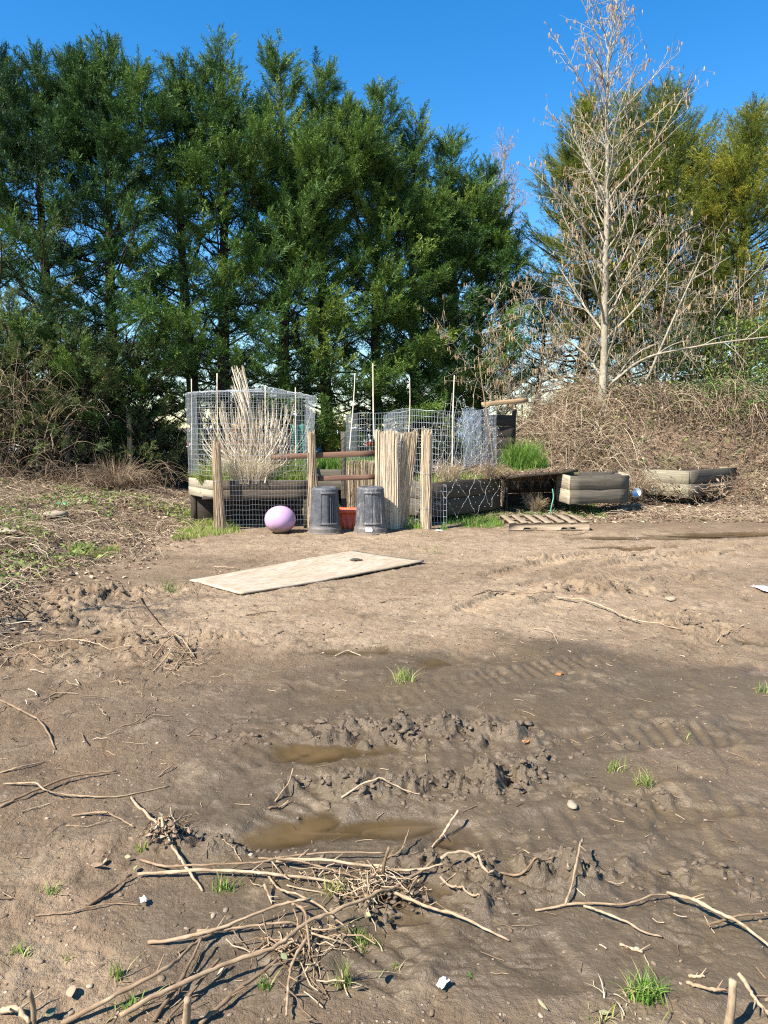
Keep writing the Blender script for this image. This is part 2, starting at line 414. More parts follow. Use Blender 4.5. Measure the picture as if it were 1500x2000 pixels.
def H(x, y, full=False):
    x = np.asarray(x, float); y = np.asarray(y, float)
    z = macro(x, y)
    near = sst(15.5, 11, y) * sst(-4.6, -3.2, x)
    pud, clod, wet, dry, wob = masks(x, y)
    tr = np.zeros_like(z); tin = np.zeros_like(z)
    sel = (y < 12.5) & (np.abs(x) < 8)
    xs, ys = x[sel], y[sel]
    if xs.size:
        tz = np.zeros_like(xs); ti = np.zeros_like(xs)
        for P, w, am in _tr:
            lo, hi = P.min(0) - .5, P.max(0) + .5
            k = np.nonzero((xs > lo[0]) & (xs < hi[0]) & (ys > lo[1]) & (ys < hi[1]))[0]
            if not k.size: continue
            best = np.full(k.size, 9.0); arc = np.zeros(k.size); sgn = np.zeros(k.size)
            seg = np.concatenate([[0], np.cumsum(np.linalg.norm(np.diff(P, axis=0), axis=1))])
            for i in range(len(P) - 1):
                d = P[i + 1] - P[i]; L2 = d @ d
                tpar = np.clip(((xs[k] - P[i][0]) * d[0] + (ys[k] - P[i][1]) * d[1]) / L2, 0, 1)
                ex, ey = xs[k] - P[i][0] - tpar * d[0], ys[k] - P[i][1] - tpar * d[1]
                dd = np.sqrt(ex * ex + ey * ey); b = dd < best
                best[b] = dd[b]; arc[b] = seg[i] + tpar[b] * math.sqrt(L2); sgn[b] = np.sign(ex[b] * d[1] - ey[b] * d[0])
            dw = best + .03 * fbm(xs[k] * 7, ys[k] * 7, 31, 2)
            fade = sst(0, .25, arc) * sst(0, .25, seg[-1] - arc) * (.35 + .65 * sst(-.1, .3, fbm(xs[k] * 1.6, ys[k] * 1.6, 33, 2)))
            ins = sst(w * 1.1, w * .75, dw)
            lug = np.sin(2 * math.pi * arc / .085 + sgn * best * 14 + 2.6 * fbm(xs[k] * 4, ys[k] * 4, 35, 3))
            prof = ins * (-.016 + .009 * np.clip(lug * 1.4, -1, 1)) + .026 * np.exp(-((dw - w * 1.2) / .04) ** 2) * (.4 + .8 * vnoise(xs[k] * 9, ys[k] * 9, 37))
            tz[k] += prof * fade * am; ti[k] = np.maximum(ti[k], ins * fade)
        tr[sel] = tz; tin[sel] = ti
    dep = -.034 * np.clip(pud, 0, 1.2)
    n1 = fbm(x * 9, y * 9, 41, 5, .6); n2 = fbm(x * 26, y * 26, 43, 4, .6); rid = 1 - np.abs(fbm(x * 7, y * 7, 45, 3)) * 2
    n3 = fbm(x * 14 + n1, y * 14, 44, 4, .65); cl = 1.25 * clod * sst(0, .25, n1 + .25 * clod) * (.026 * np.clip(rid, 0, 1) ** 2 + .075 * np.clip(n1, 0, 1) + .045 * np.clip(n3, -.3, 1) + .022 * n2)
    tear = sst(.62, .95, 1 - np.abs(fbm(x * 6 + .8 * n1, y * 8, 57, 4)) * 3) * sst(.0, .35, fbm(x * 1.4, y * 1.8, 58, 3)) * sst(7, 4, y)
    small = -.006 * tear + (.0095 * n1 + .0075 * n2) * (.85 + .6 * sst(.2, .8, dry) + .9 * sst(0, .4, clod)) * (1 - .45 * sst(.3, .9, wet)) + .004 * fbm(x * 17, y * 17, 49, 3) * sst(.1, .6, pud)
    foot = .010 * sst(.1, .5, fbm(x * 3.2, y * 3.2, 47, 2)) - .014 * sst(.22, .42, fbm(x * 4.1, y * 4.1, 48, 2)) * sst(0, .6, wet)
    lit = sst(-3.0, -4.0, x + .5 * fbm(x * .8, y * .8, 51, 3)) * sst(4.5, 6, y)
    back = sst(11.6, 12.6, y)
    rough_bank = np.maximum(lit, back) * .05 * fbm(x * 5, y * 5, 53, 4)
    z = z + near * (.8 * tr + dep + cl + small + foot) + rough_bank * sst(40, 25, y)
    if not full: return z
    wetm = np.clip(wet + 1.1 * pud + .55 * tin + wob - .65 * dry * sst(1.1, .2, wet) - .02 + .2 * n1, 0, 1) * sst(13.5, 11.5, y) * (1 - lit)
    drym = np.clip(dry * .85 + wob * 1.1 + .3 * n1 - .40 * wet, 0, 1)
    litm = np.clip(np.maximum(lit, back * .85) + .2 * n1, 0, 1)
    return z, wetm, drym, litm, np.clip(pud, 0, 1)

def hz(x, y):
    return float(H(np.array([x]), np.array([y]))[0])

def hzs(xy):
    xy = np.asarray(xy, float); return H(xy[:, 0], xy[:, 1])

def gp(px, py, lift=0.0):
    """The point of the ground that this pixel of the photograph shows."""
    z = 0.0
    for _ in range(5):
        p = G(px, py, z); z = hz(p[0], p[1])
    p[2] = z + lift
    return p

ys = np.concatenate([np.linspace(-5, 1.15, 22), 1.2 * (14.5 / 1.2) ** np.linspace(0, 1, 1050), 14.5 * (420 / 14.5) ** (np.linspace(0, 1, 150)[1:] ** 1.25)])
us = np.linspace(-1, 1, 941); us = .72 * us + .28 * us ** 3
X = us[None, :] * (3.2 + .92 * np.maximum(ys, 0))[:, None]; Y = np.repeat(ys[:, None], len(us), 1)
Z, wetm, drym, litm, pudm = H(X.ravel(), Y.ravel(), True)
nr, nc = X.shape
idx = np.arange(nr * nc).reshape(nr, nc)
q = np.stack([idx[:-1, :-1], idx[:-1, 1:], idx[1:, 1:], idx[1:, :-1]], -1).reshape(-1, 4)
gmb = MB(); gmb.add(np.stack([X.ravel(), Y.ravel(), Z], -1), q)

t = NT('muddy_ground'); p = t.pos()
wet, dry, lit = t.attr('wet'), t.attr('dry'), t.attr('litter')
big = t.noise(1.1, p, 5, .6); mid = t.noise(7, p, 6, .65); fine = t.noise(60, p, 5, .7); vfine = t.noise(220, p, 3, .7)
mud = t.mix(t.rng(mid, .3, .7), (.135, .088, .049), (.215, .148, .086))
mud = t.mix(t.rng(fine, .35, .7, 0, .45), mud, (.085, .06, .04))
dryc = t.mix(t.rng(mid, .3, .7), (.245, .172, .104), (.385, .285, .18))
dryc = t.mix(t.rng(fine, .5, .75, 0, .6), dryc, (.15, .10, .06))
c = t.mix(dry, mud, dryc)
c = t.mix(t.rng(big, .46, .72, 0, .6), c, (.165, .102, .055))
st_ = t.noise(1.0, t.scalev(p, (1.2, 4.5, 1)), 5, .65)
c = t.mix(t.rng(st_, .52, .68, 0, .5), c, (.20, .13, .073))
wetc = t.mix(t.rng(mid, .3, .7), (.068, .049, .029), (.112, .085, .053))
wetc = t.mix(t.rng(big, .45, .65, 0, .7), wetc, (.110, .078, .040))
c = t.mix(t.rng(t.math('ADD', wet, t.math('MULTIPLY', t.math('SUBTRACT', mid, .5), .7)), .15, .95, 0, .92), c, wetc)
litc = t.ramp(t.noise(24, p, 6, .75), [(.3, (.03, .02, .014)), (.48, (.14, .09, .055)), (.6, (.27, .18, .11)), (.75, (.42, .31, .2))])
litc = t.mix(t.rng(t.noise(2.2, p, 4), .52, .66, 0, .55), litc, (.10, .12, .035))
damp = t.noise(2.6, p, 6, .68); damp2 = t.noise(13, p, 5, .7)
c = t.mix(t.rng(t.math('ADD', damp, t.math('MULTIPLY', t.math('SUBTRACT', damp2, .5), .5)), .53, .70, 0, .62), c, (.062, .042, .024))
c = t.mix(t.rng(t.noise(4.1, p, 6, .7), .56, .70, 0, .5), c, (.30, .225, .145))
c = t.mix(t.rng(lit, .1, .9), c, litc)
# gravel specks and chips of bark pressed into the surface
vo = t.n('ShaderNodeTexVoronoi'); vo.inputs['Scale'].default_value = 55; t.l(p, vo.inputs['Vector'])
keep = t.math('GREATER_THAN', t.n('ShaderNodeSeparateColor').outputs[0], .5)
sep = t.n('ShaderNodeSeparateColor'); t.l(vo.outputs['Color'], sep.inputs[0])
keep = t.math('GREATER_THAN', sep.outputs[0], .80)
spk = t.math('MULTIPLY', t.rng(vo.outputs['Distance'], .32, .22), keep)
spk = t.math('MULTIPLY', spk, t.rng(wet, .8, .2, .12, .75))
c = t.mix(spk, c, t.mix(sep.outputs[1], (.20, .15, .10), (.50, .41, .29)))
rough = t.math('SUBTRACT', t.rng(wet, .1, .85, 0.95, .42), t.math('MULTIPLY', t.rng(mid, .45, .7), t.rng(wet, .4, .9, 0, .16)))
hgt = t.math('ADD', t.math('MULTIPLY', fine, .7), t.math('MULTIPLY', vfine, .35))
hgt = t.math('ADD', hgt, t.math('MULTIPLY', spk, .5))
hgt = t.math('ADD', hgt, t.math('MULTIPLY', t.noise(26, p, 5, .7), 1.6))
b = t.n('ShaderNodeBump'); b.inputs['Distance'].default_value = .022; t.l(hgt, b.inputs['Height']); t.l(t.rng(wet, .2, .9, .85, .5), b.inputs['Strength'])
t.done(t.pbsdf(c, rough, 0, b.outputs[0], .36).outputs[0])
ground = gmb.build('ground', t.m, smooth=True, attrs={'wet': wetm, 'dry': drym, 'litter': litm})
tag(ground, kind='structure')

# puddles: level sheets of muddy water lying in the hollows
t = NT('muddy_water'); p = t.pos()
n = t.noise(3.5, p, 4)
c = t.mix(t.rng(n, .35, .65), (.080, .051, .022), (.120, .079, .037))
pb = t.pbsdf(c, .07, 0, t.bump(t.noise(16, p, 3), .12, .012), .5, IOR=1.33)
tp_ = t.n('ShaderNodeBsdfTransparent'); mx = t.n('ShaderNodeMixShader'); t.l(t.rng(t.attr('depth'), 0.0, .020, .0, .86), mx.inputs[0])
t.l(tp_.outputs[0], mx.inputs[1]); t.l(pb.outputs[0], mx.inputs[2]); t.done(mx.outputs[0])
M['water'] = t.m
def puddle(px, py, rx, ry, level):
    cx, cy = Gd(px, py); k, nrg = 72, 26
    a = np.linspace(0, 2 * math.pi, k, endpoint=False); rr = 1 + .25 * np.sin(a * 3 + px) + .12 * np.sin(a * 5 + py)
    s = np.linspace(.01, 1, nrg)[:, None]; x = cx + rx * rr * np.cos(a) * s; y = cy + ry * rr * np.sin(a) * s
    m = MB(); ii, jj = np.meshgrid(np.arange(nrg - 1), np.arange(k), indexing='ij'); a0 = ii * k + jj; a1 = ii * k + (jj + 1) % k
    V = np.stack([x.ravel(), y.ravel(), np.full(x.size, level)], -1); m.add(V, np.stack([a0, a1, a1 + k, a0 + k], -1).reshape(-1, 4))
    tag(m.build('puddle', M['water'], attrs={'depth': level - H(V[:, 0], V[:, 1])}), kind='structure')
for px, py, rx, ry, dz in [(640, 1612, .55, .17, .010), (480, 1640, .36, .13, .010), (820, 1603, .40, .17, .010), (600, 1470, .30, .2, .009), (765, 1460, .4, .15, .009), (905, 1640, .25, .11, .009),
                           (690, 1275, .6, .25, .010), (1330, 1049, 1.6, .30, .024), (1480, 1042, 1.2, .26, .024), (1250, 1068, 1.3, .2, .022), (1490, 1250, .6, .25, .010), (830, 1745, .2, .09, .008)]:
    c = Gd(px, py); puddle(px, py, rx * 1.3, ry * 1.3, hz(c[0], c[1]) + dz * 1.0)
# ================================================================== GARDEN: bins, ball, crate, reeds, beds, wire
def V3(px, py, Yd): return at(px, py, Yd)
def zat(py, Yd): return at(750, py, Yd)[2]
def foot(px, Yd, lift=0.0):
    x = at(px, 1000, Yd)[0]; return np.array([x, Yd, hz(x, Yd) + lift])
def xat(px, Yd): return (px - 750) / F * Yd * (1 / (CP))       # close enough near the axis

# ---- upturned rubbish bins
def bin_mat(nm, lo, warm):
    t = NT(nm); p = t.obj(); tt = t.attr('tint')
    n = t.noise(9, p, 6, .7); sc = t.noise(1.0, t.scalev(p, (26, 26, 5)), 5, .8)
    sp = t.noise(70, p, 4, .7)
    c = t.mix(t.rng(n, .35, .7), (.046, .048, .052), (.084, .087, .094))
    c = t.mix(t.rng(sc, lo, lo + .13, 0, .6), c, warm)
    c = t.mix(t.math('MULTIPLY', t.rng(sp, .56, .66), t.rng(n, .4, .6, .1, .5)), c, (.36, .35, .33))
    zz = t.n('ShaderNodeSeparateXYZ'); t.l(p, zz.inputs[0])
    c = t.mix(t.math('MULTIPLY', t.rng(zz.outputs[2], .18, .0), t.rng(sc, .35, .6, .2, .85)), c, (.21, .16, .11))
    return t.done(t.pbsdf(c, t.rng(n, .3, .7, .5, .72), 0, t.bump(sp, .15, .004), .45).outputs[0])
M['bin'] = bin_mat('dark_plastic', .62, (.30, .30, .29)); M['bin_scuffed'] = bin_mat('scuffed_dark_plastic', .52, (.36, .31, .27))
M['sticker'] = m_plain('torn_white_sticker', (.75, .75, .73), .6, 0, .1, 40)

def make_bin(name, px, Yd, label, h, r_top, r_rim, face_az, ribs=True, lean=0.0):
    b = foot(px, Yd, -.012)
    root = empty(name, b, label, 'bin', 'upturned bins in front of the garden')
    nth, nz = 200, 90
    th = np.linspace(0, 2 * math.pi, nth, endpoint=False); s = np.linspace(0, 1, nz)
    TH, S = np.meshgrid(th, s)
    rr = r_rim + (r_top - r_rim) * S
    rr = rr + .018 * sst(.15, .13, S) - .006 * sst(.015, .0, S)                       # skirt near the rim
    rr = rr + .006 * np.exp(-((S - .155) / .012) ** 2)
    rr = rr - .02 * sst(.955, 1.0, S) ** 2
    d = (TH - face_az + math.pi) % (2 * math.pi) - math.pi
    for rep in range(2):
        dd = d if rep == 0 else (d + math.pi + math.pi) % (2 * math.pi) - math.pi
        if rep == 1: dd = (TH - face_az) % (2 * math.pi) - math.pi                     # the opposite side of the bin
        ax, az_ = np.abs(dd) / .62, np.abs(S - .56) / .33
        box = np.maximum(ax, az_)
        rr = rr + .015 * np.exp(-((box - 1) / .05) ** 2)                              # raised outline of the panel
        if ribs:
            ins = sst(.97, .9, az_) * (dd > -.12) * (dd < .50)
            rr = rr - ins * .030 * (.5 + .5 * np.cos(dd * 2 * math.pi / .155))
        else:
            rr = rr - .012 * np.exp(-((dd + .02) / .022) ** 2) * sst(1.05, .95, az_)
    x, y, z = rr * np.cos(TH) + lean * S * h, rr * np.sin(TH), S * h
    V = np.stack([x, y, z], -1)
    i, j = np.meshgrid(np.arange(nz - 1), np.arange(nth), indexing='ij')
    a = i * nth + j; b2 = i * nth + (j + 1) % nth
    mb = MB(); mb.add(V + b, np.stack([a, b2, b2 + nth, a + nth], -1).reshape(-1, 4))
    mb.build('body', M['bin'] if ribs else M['bin_scuffed'], root, smooth=True)
    m2 = MB(); k = 64; a = np.linspace(0, 2 * math.pi, k, endpoint=False)              # recessed base, now on top
    rad = np.array([rr[-1].mean(), rr[-1].mean() - .012, rr[-1].mean() - .03, rr[-1].mean() - .04, .02]); zz_ = np.array([h - .001, h + .008, h + .006, h - .012, h - .012])
    v = np.stack([rad[:, None] * np.cos(a) + lean * h, rad[:, None] * np.sin(a), np.repeat(zz_[:, None], k, 1)], -1)
    qi = np.arange(4)[:, None] * k; a0 = qi + np.arange(k); a1 = qi + (np.arange(k) + 1) % k
    m2.add(v + b, np.stack([a0, a1, a1 + k, a0 + k], -1).reshape(-1, 4)); m2.build('base', M['bin'], root, smooth=True)
    m3 = MB(); an = np.linspace(0, 2 * math.pi, 65)                                   # rolled rim on the ground
    ring = np.stack([(r_rim + .02) * np.cos(an), (r_rim + .02) * np.sin(an), np.full(65, .014)], -1)
    tubes(m3, ring + b, .014, 8); m3.build('rim', M['bin'], root, smooth=True)
    return root, b

make_bin('trash_bin', 634, 10.98, 'dark grey bin upside down with deep ribs on its panel, beside the pink ball', .685, .195, .235, -math.pi / 2 + .42, True, .012)
br, bb = make_bin('trash_bin', 724, 11.0, 'scuffed dark grey bin upside down with a torn white sticker near its rim', .69, .20, .235, -math.pi / 2 + .18, False, -.004)
a = np.linspace(-math.pi / 2 - .28, -math.pi / 2 + .12, 9); zt = np.array([.055, .088, .118])
zz_, aa = np.meshgrid(zt, a, indexing='ij')
zj = zz_ + rng.normal(0, .004, zz_.shape); v = np.stack([.2555 * np.cos(aa), .2555 * np.sin(aa), zj], -1) + bb
m = MB(); qq = [[i * 9 + j, i * 9 + j + 1, i * 9 + j + 10, i * 9 + j + 9] for i in range(2) for j in range(8) if not (i == 1 and j in (2, 7))]
m.add(v, qq); m.build('sticker', M['sticker'], br)

# ---- exercise ball
t = NT('dirty_pink_vinyl'); p = t.obj(); s = t.n('ShaderNodeSeparateXYZ'); t.l(p, s.inputs[0])
n = t.noise(5, p, 5, .6); f = t.noise(40, p, 5, .7)
c = t.mix(t.rng(n, .3, .7), (.41, .25, .40), (.48, .31, .455))
lvl = t.math('ADD', s.outputs[2], t.math('MULTIPLY', t.math('SUBTRACT', n, .5), .16))
c = t.mix(t.rng(lvl, .17, .06, 0, .85), c, t.mix(t.rng(f, .3, .7), (.20, .13, .08), (.34, .25, .17)))
c = t.mix(t.rng(f, .62, .72, 0, .35), c, (.42, .32, .27))
M['ball'] = t.done(t.pbsdf(c, t.rng(n, .3, .7, .32, .5), 0, None, .5).outputs[0])
b = foot(547, 11.02, -.004); r = .226
nth, nz = 72, 40; ph = np.linspace(-math.pi / 2, math.pi / 2, nz); th = np.linspace(0, 2 * math.pi, nth, endpoint=False)
PH, TH = np.meshgrid(ph, th, indexing='ij')
zc = np.maximum(r * .92 * np.sin(PH), -.205); v = np.stack([r * 1.03 * np.cos(PH) * np.cos(TH), r * 1.03 * np.cos(PH) * np.sin(TH), zc + .205], -1)
i, j = np.meshgrid(np.arange(nz - 1), np.arange(nth), indexing='ij'); a0 = i * nth + j; a1 = i * nth + (j + 1) % nth
m = MB(); m.add(v + b, np.stack([a0, a1, a1 + nth, a0 + nth], -1).reshape(-1, 4))
o = m.build('exercise_ball', M['ball'], origin=b, smooth=True); tag(o, 'pale pink exercise ball with a dirty underside on the ground', 'ball')

# ---- red tub behind the bins
M['red'] = m_plain('faded_red_plastic', (.78, .12, .045), .5, 0, .18, 9)
b = foot(684, 11.38); root = empty('plastic_tub', b, 'faded red plastic tub squeezed between the two dark bins', 'tub')
def rbox_ring(w, d, z, r=.03, k=6):
    pts = []
    for cx, cy, a0 in ((w - r, d - r, 0), (-w + r, d - r, 90), (-w + r, -d + r, 180), (w - r, -d + r, 270)):
        for a in np.linspace(a0, a0 + 90, k): pts.append((cx + r * math.cos(R(a)), cy + r * math.sin(R(a)), z))
    return pts
def loft(mb, rings, base, cap=True, **k):
    rings = np.array(rings); n, s = rings.shape[:2]
    i, j = np.meshgrid(np.arange(n - 1), np.arange(s), indexing='ij'); a0 = i * s + j; a1 = i * s + (j + 1) % s
    tr = [[(n - 1) * s, (n - 1) * s + x, (n - 1) * s + x + 1] for x in range(1, s - 1)] if cap else None
    mb.add(rings + base, np.stack([a0, a1, a1 + s, a0 + s], -1).reshape(-1, 4), tr, **k)
m = MB(); loft(m, [rbox_ring(.15, .11, 0), rbox_ring(.19, .14, .27), rbox_ring(.165, .115, .27), rbox_ring(.14, .10, .04)], b); m.build('body', M['red'], root)
m = MB(); loft(m, [rbox_ring(.195, .145, .255), rbox_ring(.208, .158, .26), rbox_ring(.208, .158, .305), rbox_ring(.198, .148, .315), rbox_ring(.17, .12, .305), rbox_ring(.165, .115, .25)], b, False); m.build('rim', M['red'], root)
m = MB()
for sx in (-.12, -.04, .045, .125):
    board(m, b + [sx * .85, -.118, .02], b + [sx, -.143, .255], .02, .012, up=(0, -1, .1), warp=0, n=2)
m.build('rib', M['red'], root)

# ---- reeds
def reeds(mb, path, z0, zt, n, rad=.0035, slack=.01, splay=0.0, top_jit=.02, tint0=0.3, tw=.6):
    """Upright reeds set side by side along a plan path (list of x, y)."""
    P = spline(path, 200); u = rng.random(n); u.sort()
    b = P[(u * 199).astype(int)] + rng.normal(0, slack, (n, 2))
    k = 6; s = np.linspace(0, 1, k)
    top = b + rng.normal(0, slack * .8, (n, 2)); zb = z0 + np.abs(rng.normal(0, .008, n)); ztop = (zt(u) if callable(zt) else zt) + rng.normal(0, top_jit, n)
    c = b.mean(0); b = b + (b - c) * splay
    XY = b[:, None] * (1 - s)[None, :, None] + top[:, None] * s[None, :, None] + rng.normal(0, .003, (n, k, 2))
    Zz = zb[:, None] * (1 - s) + ztop[:, None] * s
    tubes(mb, np.concatenate([XY, Zz[..., None]], -1), rad * (.6 + .8 * rng.random((n, 1))) * np.linspace(1.1, .75, k), 4, tint0 + tw * rng.random(n))
def binding(mb, path, z, r=.003):
    P = spline(path, 40); tubes(mb, np.concatenate([P, np.full((40, 1), z)], -1) + rng.normal(0, .002, (40, 3)), r, 4)
def xy(px, Yd): return [at(px, 1000, Yd)[0], Yd]
zg = hz(0, 11.3)
root = empty('reed_screen', foot(765, 11.33), 'pale upright reed screen with a curled back edge, behind the scuffed bin', 'screen')
pth = [xy(733, 11.30), xy(750, 11.28), xy(768, 11.27), xy(780, 11.31)]
m = MB(); reeds(m, pth, zg, lambda u: 1.50 + .012 * np.sin(u * 14) - .03 * (u > .9), 260, .0032, .008); m.build('front_panel', M['reed'], root)
pth2 = [xy(782, 11.33), xy(790, 11.42), xy(800, 11.46), xy(812, 11.42)]
m = MB()
n = 120; u = rng.random(n); bx = np.array([xy(775 + 20 * x, 11.36 + .1 * x) for x in u]); tx = np.array([xy(783 + 32 * x, 11.36 + .08 * x) for x in u])
s = np.linspace(0, 1, 7)[None, :, None]; ztp = 1.46 + .05 * u + rng.normal(0, .02, n)
P = np.concatenate([bx[:, None] * (1 - s) + tx[:, None] * s + rng.normal(0, .006, (n, 7, 2)), (zg * (1 - s[..., 0]) + ztp[:, None] * s[..., 0])[..., None]], -1)
tubes(m, P, .0036, 4, .1 + .55 * rng.random(n)); m.build('back_panel', M['reed'], root)
for z in (.28, .75, 1.25):
    m = MB(); binding(m, [(x, y - .01) for x, y in pth], z, .0018); m.build('wire_tie', M['wire'], root)

def reed_bundle(name, px, Yd, w, z1, n, label, lean=0, splay=0.0, stake=None, tw=.75):
    b = foot(px, Yd); root = empty(name, b, label, 'reed bundle', 'reed bundles tied to posts')
    m = MB(); k = 8; s = np.linspace(0, 1, k)
    a = rng.random(n) * 6.28; rr = w * np.sqrt(rng.random(n))
    dx, dy = np.cos(a) * rr, np.sin(a) * rr * .7
    fl = 1 + splay * (1 - s) ** 2
    Xx = b[0] + dx[:, None] * fl[None] + lean * s[None] + splay * .03 * (1 - s[None]) ** 2 * (dx[:, None] > 0) * 2; Yy = b[1] + dy[:, None] * fl[None] + 0 * s[None]
    Zz = b[2] + s[None] * (z1 + rng.normal(0, .03, n))[:, None]
    tubes(m, np.stack([Xx + rng.normal(0, .003, (n, k)), Yy + rng.normal(0, .003, (n, k)), Zz], -1), .0042, 4, .02 + tw * rng.random(n)); m.build('reeds', M['reed'], root)
    if stake is not None:
        m = MB(); tubes(m, spline([b + [stake, -.01, 0], b + [stake + lean, -.01, z1 + .10]], 8), .013, 8, .4, True); m.build('stake', M['wood_grey'], root)
    for z in (.22, .58):
        m = MB(); an = np.linspace(0, 6.28, 20); tubes(m, np.stack([b[0] + lean * z + (w + .006) * np.cos(an), b[1] + (w * .7 + .006) * np.sin(an), np.full(20, b[2] + z * z1)], -1), .0025, 4); m.build('tie', M['wire'], root)
reed_bundle('reed_bundle', 428, 11.2, .062, 1.30, 190, 'brown reed bundle around a post at the left corner of the wire cage', -.02, .35, 0, .5)
reed_bundle('reed_bundle', 612, 11.42, .055, 1.46, 170, 'brown reed bundle with a splayed foot behind the ribbed bin, at the gate rails', -.02, .9, -.03, .5)
reed_bundle('reed_bundle', 832, 11.28, .082, 1.46, 260, 'pale reed bundle standing right of the reed screen, in front of the wire mesh', .0, .0, -.06)

# ---- wire panels
def wire_panel(mb, top, bot, cw, ch, rad=.0024, wob=.006, sag=.0):
    """Square mesh between a top polyline and a bottom polyline (N,3)."""
    L = np.linalg.norm(np.diff(np.asarray(top, float), axis=0), axis=1).sum(); nu = max(2, int(L / cw)); 
    A, B = spline(top, nu + 1), spline(bot, nu + 1)
    nv = max(2, int(np.linalg.norm(A - B, axis=1).mean() / ch)); s = np.linspace(0, 1, nv + 1)
    P = A[:, None] * (1 - s)[None, :, None] + B[:, None] * s[None, :, None]
    lo = rng.normal(0, wob, P.shape); lo[1:-1] = (lo[:-2] + lo[1:-1] + lo[2:]) / 3; lo[:, 1:-1] = (lo[:, :-2] + lo[:, 1:-1] + lo[:, 2:]) / 3
    P = P + lo
    tubes(mb, P, rad, 4); tubes(mb, P.transpose(1, 0, 2), rad, 4)
    tubes(mb, P[:, 0], rad * 1.5, 5); return P

# left planter table
def planter(name, FL, FR, BR, BL, z0, z1, mat_front, mat_side, label, boards=2, legs=True, cat='raised bed', group='raised garden beds'):
    c = np.mean([FL, FR, BR, BL], 0); root = empty(name, (c[0], c[1], hz(c[0], c[1])), label, cat, group)
    cs = [np.array([*p, 0.0]) for p in (FL, FR, BR, BL)]; bh = (z1 - z0) / boards
    for e, nm in enumerate(('front', 'end', 'back', 'end')):
        A, B = cs[e], cs[(e + 1) % 4]
        d = nrm(B - A); off = .0215 if e % 2 else 0
        for k in range(boards):
            z = z0 + bh * (k + .5)
            one_board('side_board', mat_front if e % 2 == 0 else mat_side, root, A + d * off + [0, 0, z], B - d * off + [0, 0, z], .038, bh - .006, tint=rng.random(), warp=.004)
    for p in cs:
        i = c[:2] - p[:2]; i = i / np.linalg.norm(i) * .075
        g0 = hz(*p[:2]) if legs else z0 + .02
        one_board('leg' if legs else 'corner_post', mat_side if p is cs[0] else mat_front, root, [p[0] + i[0], p[1] + i[1], g0], [p[0] + i[0], p[1] + i[1], z1 - .03], .085, .085, up=(1, 0, 0), n=4)
    if legs:
        one_board('bottom_board', M['wood_dark'], root, (cs[0] + cs[3]) / 2 + nrm(cs[1] - cs[0]) * .03 + [0, 0, z0 + .02], (cs[1] + cs[2]) / 2 - nrm(cs[1] - cs[0]) * .03 + [0, 0, z0 + .02], np.linalg.norm(cs[3] - cs[0]) * .9, .03)
        gz = min(hz(*p[:2]) for p in cs)
        one_board('shade_panel', M['wood_dark'], root, cs[3] + [.03, -.06, (gz + z0) / 2], cs[2] + [-.03, -.06, (gz + z0) / 2], .025, z0 - gz)  # dark panel added to paint shade into the space under the bed
    m = MB(); k = 18                                                                  # earth filling
    uu, vv = np.meshgrid(np.linspace(.02, .98, k), np.linspace(.02, .98, k))
    pp = (cs[0] * ((1 - uu) * (1 - vv))[..., None] + cs[1] * (uu * (1 - vv))[..., None] + cs[2] * (uu * vv)[..., None] + cs[3] * ((1 - uu) * vv)[..., None])
    pp[..., 2] = z1 - .045 + .04 * fbm(pp[..., 0] * 5, pp[..., 1] * 5, 3, 3)
    ii, jj = np.meshgrid(np.arange(k - 1), np.arange(k - 1), indexing='ij'); a = ii * k + jj
    m.add(pp, np.stack([a, a + 1, a + k + 1, a + k], -1).reshape(-1, 4)); m.build('soil', M['soil'], root, smooth=True)
    def scatter(n, mu=0.03):
        u, v = mu + (1 - 2 * mu) * rng.random(n), mu + (1 - 2 * mu) * rng.random(n)
        q = cs[0] * ((1 - u) * (1 - v))[:, None] + cs[1] * (u * (1 - v))[:, None] + cs[2] * (u * v)[:, None] + cs[3] * ((1 - u) * v)[:, None]
        q[:, 2] = z1 - .05; return q
    return root, scatter

_, sc_left = planter('raised_planter', xy(420, 11.38), xy(607, 11.5), xy(592, 12.7), xy(371, 12.2), .46, .75, M['wood_brown'], M['wood_sunlit'], 'grey plank planter on legs with a pale left end, under the wire cage')  # end boards carry painted sunlight, front boards stay darker
_, sc_back = planter('raised_planter', xy(560, 14.2), xy(742, 14.2), xy(745, 15.4), xy(565, 15.4), .36, .76, M['wood_grey'], M['wood_grey'], 'grey plank bed of tall grass behind the gate rails and bins', cat='raised bed')
_, sc_mid = planter('raised_planter', xy(840, 11.85), xy(976, 13.25), xy(905, 14.2), xy(770, 12.8), .11, .68, M['wood_brown'], M['wood_grey'], 'brown two plank raised bed draped in white bird netting', legs=False)
rE, sc_e = planter('raised_planter', xy(1113, 12.9), xy(1225, 13.2), xy(1205, 14.3), xy(1083, 13.75), .22, .72, M['wood_grey'], M['wood_sunlit'], 'short grey bed with a sunlit pale end, behind the wooden pallet', legs=False)  # sun on the end is painted by its lighter wood
_, sc_f = planter('raised_planter', xy(1345, 14.7), xy(1432, 15.9), xy(1340, 16.9), xy(1254, 15.4), .17, .70, M['wood_grey'], M['wood_mossy_lit'], 'weathered bed seen corner on with a dark right side, below the bramble bank', legs=False)  # lit left face and shaded right face set by two wood colours
